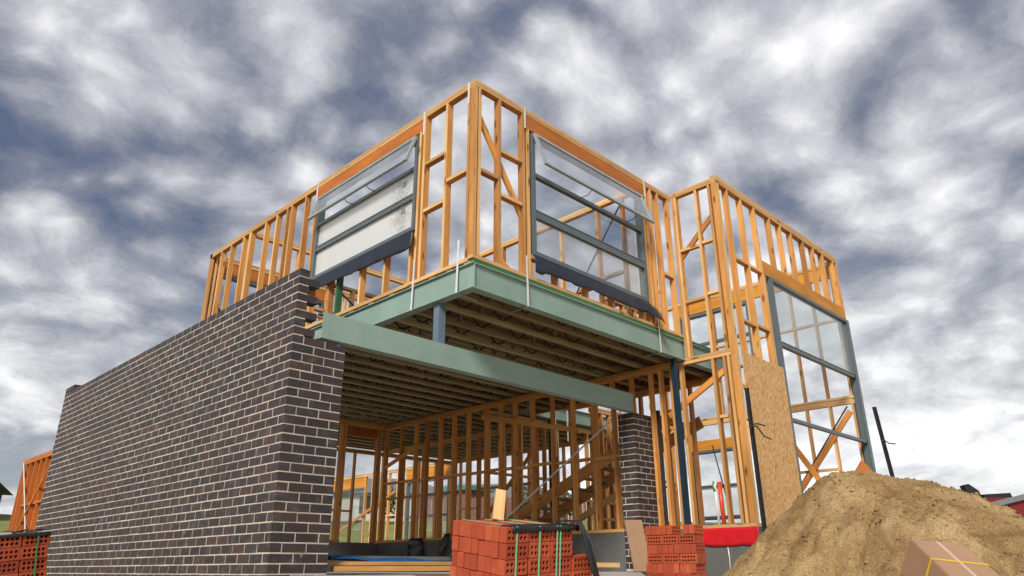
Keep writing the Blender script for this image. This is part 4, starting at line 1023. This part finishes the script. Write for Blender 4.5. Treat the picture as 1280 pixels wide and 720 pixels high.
def shrub(d, l, h, label):
    c = FL(d, l); z = gz(c.x, c.y); root = empty('shrub', (c.x, c.y, z), label, 'shrub', 'distant shrubs behind the house')
    mb = MB(); mb.tube([(c.x, c.y, z - .1), (c.x + .05, c.y, z + h * .6)], [.07, .03], 6); part(mb, 'trunk', M['bark'], root)
    mb = MB()
    for k in range(420):
        u = Vector((random.gauss(0, 1), random.gauss(0, 1), random.gauss(0, 1))).normalized() * random.random() ** .4
        p = Vector((c.x, c.y, z + h * .58)) + Vector((u.x * h * .36, u.y * h * .36, u.z * h * .45)); s = .09 + random.random() * .08
        a = Vector((random.gauss(0, 1), random.gauss(0, 1), random.gauss(0, 1))).normalized(); b = a.orthogonal().normalized()
        vs = [mb.bm.verts.new(p + a * s), mb.bm.verts.new(p + b * s * .6), mb.bm.verts.new(p - a * s), mb.bm.verts.new(p - b * s * .6)]; mb.bm.faces.new(vs)
    part(mb, 'crown', M['foliage'], root)
shrub(46, -7.6, 2.2, 'dark shrub beyond the garage doorway, furthest left of the distant shrubs')
shrub(47, 1.2, 2.4, 'dark shrub beyond the inner studs, middle one of the distant shrubs')
shrub(46, 3.2, 2.0, 'dark shrub beyond the stair, right one of the distant shrubs')

# ------------------------------------------------------------------ sky and sun
SUN_EL, SUN_AZ = R(38), YAW + math.pi + R(-16)        # behind the camera, a little to its left
SKY_SEED = 85.3
world = bpy.data.worlds.new('World'); scene.world = world; world.use_nodes = True
nt = world.node_tree; nt.nodes.clear()
out = N(nt, 'ShaderNodeOutputWorld')
sky = N(nt, 'ShaderNodeTexSky'); sky.sky_type = 'NISHITA'; sky.sun_disc = False; sky.sun_elevation = SUN_EL
sky.sun_rotation = math.pi / 2 - SUN_AZ; sky.ozone_density = 2.0
bg1 = N(nt, 'ShaderNodeBackground'); bg1.inputs[1].default_value = .05; nt.links.new(sky.outputs[0], bg1.inputs[0])
tc = N(nt, 'ShaderNodeTexCoord').outputs['Generated']
sep = N(nt, 'ShaderNodeSeparateXYZ'); nt.links.new(tc, sep.inputs[0])
def MATH(op, a, b=None, c=None):
    n = N(nt, 'ShaderNodeMath', operation=op)
    for s, v in zip(n.inputs, (a, b, c)):
        if v is None: continue
        if hasattr(v, 'is_linked'): nt.links.new(v, s)
        else: s.default_value = v
    return n.outputs[0]
zz = MATH('MAXIMUM', sep.outputs[2], 0.0)
den = MATH('ADD', zz, .36)
px, py = MATH('DIVIDE', sep.outputs[0], den), MATH('DIVIDE', sep.outputs[1], den)
cmb = N(nt, 'ShaderNodeCombineXYZ'); nt.links.new(px, cmb.inputs[0]); nt.links.new(py, cmb.inputs[1]); cmb.inputs[2].default_value = SKY_SEED
P2 = cmb.outputs[0]
w1n = N(nt, 'ShaderNodeTexNoise'); w1n.inputs['Scale'].default_value = 4.5; w1n.inputs['Detail'].default_value = 6; nt.links.new(P2, w1n.inputs['Vector'])
wc = N(nt, 'ShaderNodeVectorMath', operation='SUBTRACT'); nt.links.new(w1n.outputs['Color'], wc.inputs[0]); wc.inputs[1].default_value = (.5, .5, .5)
wv = N(nt, 'ShaderNodeVectorMath', operation='MULTIPLY_ADD'); nt.links.new(wc.outputs[0], wv.inputs[0]); wv.inputs[1].default_value = (.16, .16, .16); nt.links.new(P2, wv.inputs[2])
W = wv.outputs[0]
def puffs(scale, off):
    mp = N(nt, 'ShaderNodeMapping'); mp.inputs['Location'].default_value = off; nt.links.new(W, mp.inputs['Vector'])
    vo = N(nt, 'ShaderNodeTexVoronoi', feature='SMOOTH_F1', voronoi_dimensions='2D'); vo.inputs['Scale'].default_value = scale; vo.inputs['Smoothness'].default_value = .8
    nt.links.new(mp.outputs[0], vo.inputs['Vector']); return MATH('SUBTRACT', .62, vo.outputs['Distance'])
big = noise_tex(nt, P2, 1.3, 3, .5)
mid = noise_tex(nt, W, 5.6, 9, .66)
pf1, pf2 = puffs(4.6, (0, 0, 0)), puffs(12.0, (3, 7, 1))
dens0 = MATH('ADD', MATH('MULTIPLY', big, .38), MATH('ADD', MATH('MULTIPLY', mid, .40), MATH('ADD', MATH('MULTIPLY', pf1, .20), MATH('MULTIPLY', pf2, .20))))
dens = MATH('ADD', dens0, MATH('MULTIPLY', MATH('SUBTRACT', .52, zz), .13))
cloud = ramp(nt, dens, [(.35, (.100, .128, .205)), (.415, (.185, .205, .272)), (.465, (.290, .306, .362)), (.515, (.42, .432, .48)), (.565, (.57, .578, .615)), (.615, (.74, .74, .765)), (.70, (.98, .98, .99))])
hz = N(nt, 'ShaderNodeMapRange'); hz.inputs[1].default_value = .0; hz.inputs[2].default_value = .40; hz.inputs[3].default_value = .9; hz.inputs[4].default_value = 0.0; nt.links.new(zz, hz.inputs[0])
hzc = ramp(nt, MATH('ADD', MATH('MULTIPLY', big, .5), MATH('MULTIPLY', mid, .5)), [(.40, (.42, .44, .46)), (.49, (.72, .73, .74)), (.61, (1.15, 1.15, 1.13))])
cl2 = mixc(nt, hz.outputs[0], cloud, hzc)
bg2 = N(nt, 'ShaderNodeBackground'); bg2.inputs[1].default_value = .43; nt.links.new(cl2, bg2.inputs[0])
cov = ramp(nt, dens, [(.37, (.90, .90, .90)), (.46, (.985, .985, .985))])
mxs = N(nt, 'ShaderNodeMixShader'); nt.links.new(cov, mxs.inputs[0]); nt.links.new(bg1.outputs[0], mxs.inputs[1]); nt.links.new(bg2.outputs[0], mxs.inputs[2])
nt.links.new(mxs.outputs[0], out.inputs[0])
sl = bpy.data.lights.new('sun', 'SUN'); sl.energy = 1.5; sl.angle = R(14); sl.color = (1, .95, .88)
so = bpy.data.objects.new('sun', sl); COL.objects.link(so)
sd = Vector((math.cos(SUN_EL) * math.cos(SUN_AZ), math.cos(SUN_EL) * math.sin(SUN_AZ), math.sin(SUN_EL)))
so.rotation_euler = sd.to_track_quat('Z', 'Y').to_euler(); so.location = (0, 0, 30)

vs = scene.view_settings; scene.display_settings.display_device = 'sRGB'
vs.view_transform = 'Standard'; vs.look = 'None'; vs.exposure = 1.38; vs.gamma = 1; vs.use_curve_mapping = False
scene.render.engine = 'CYCLES'; scene.cycles.max_bounces = 10; scene.cycles.diffuse_bounces = 6; scene.cycles.transparent_max_bounces = 16
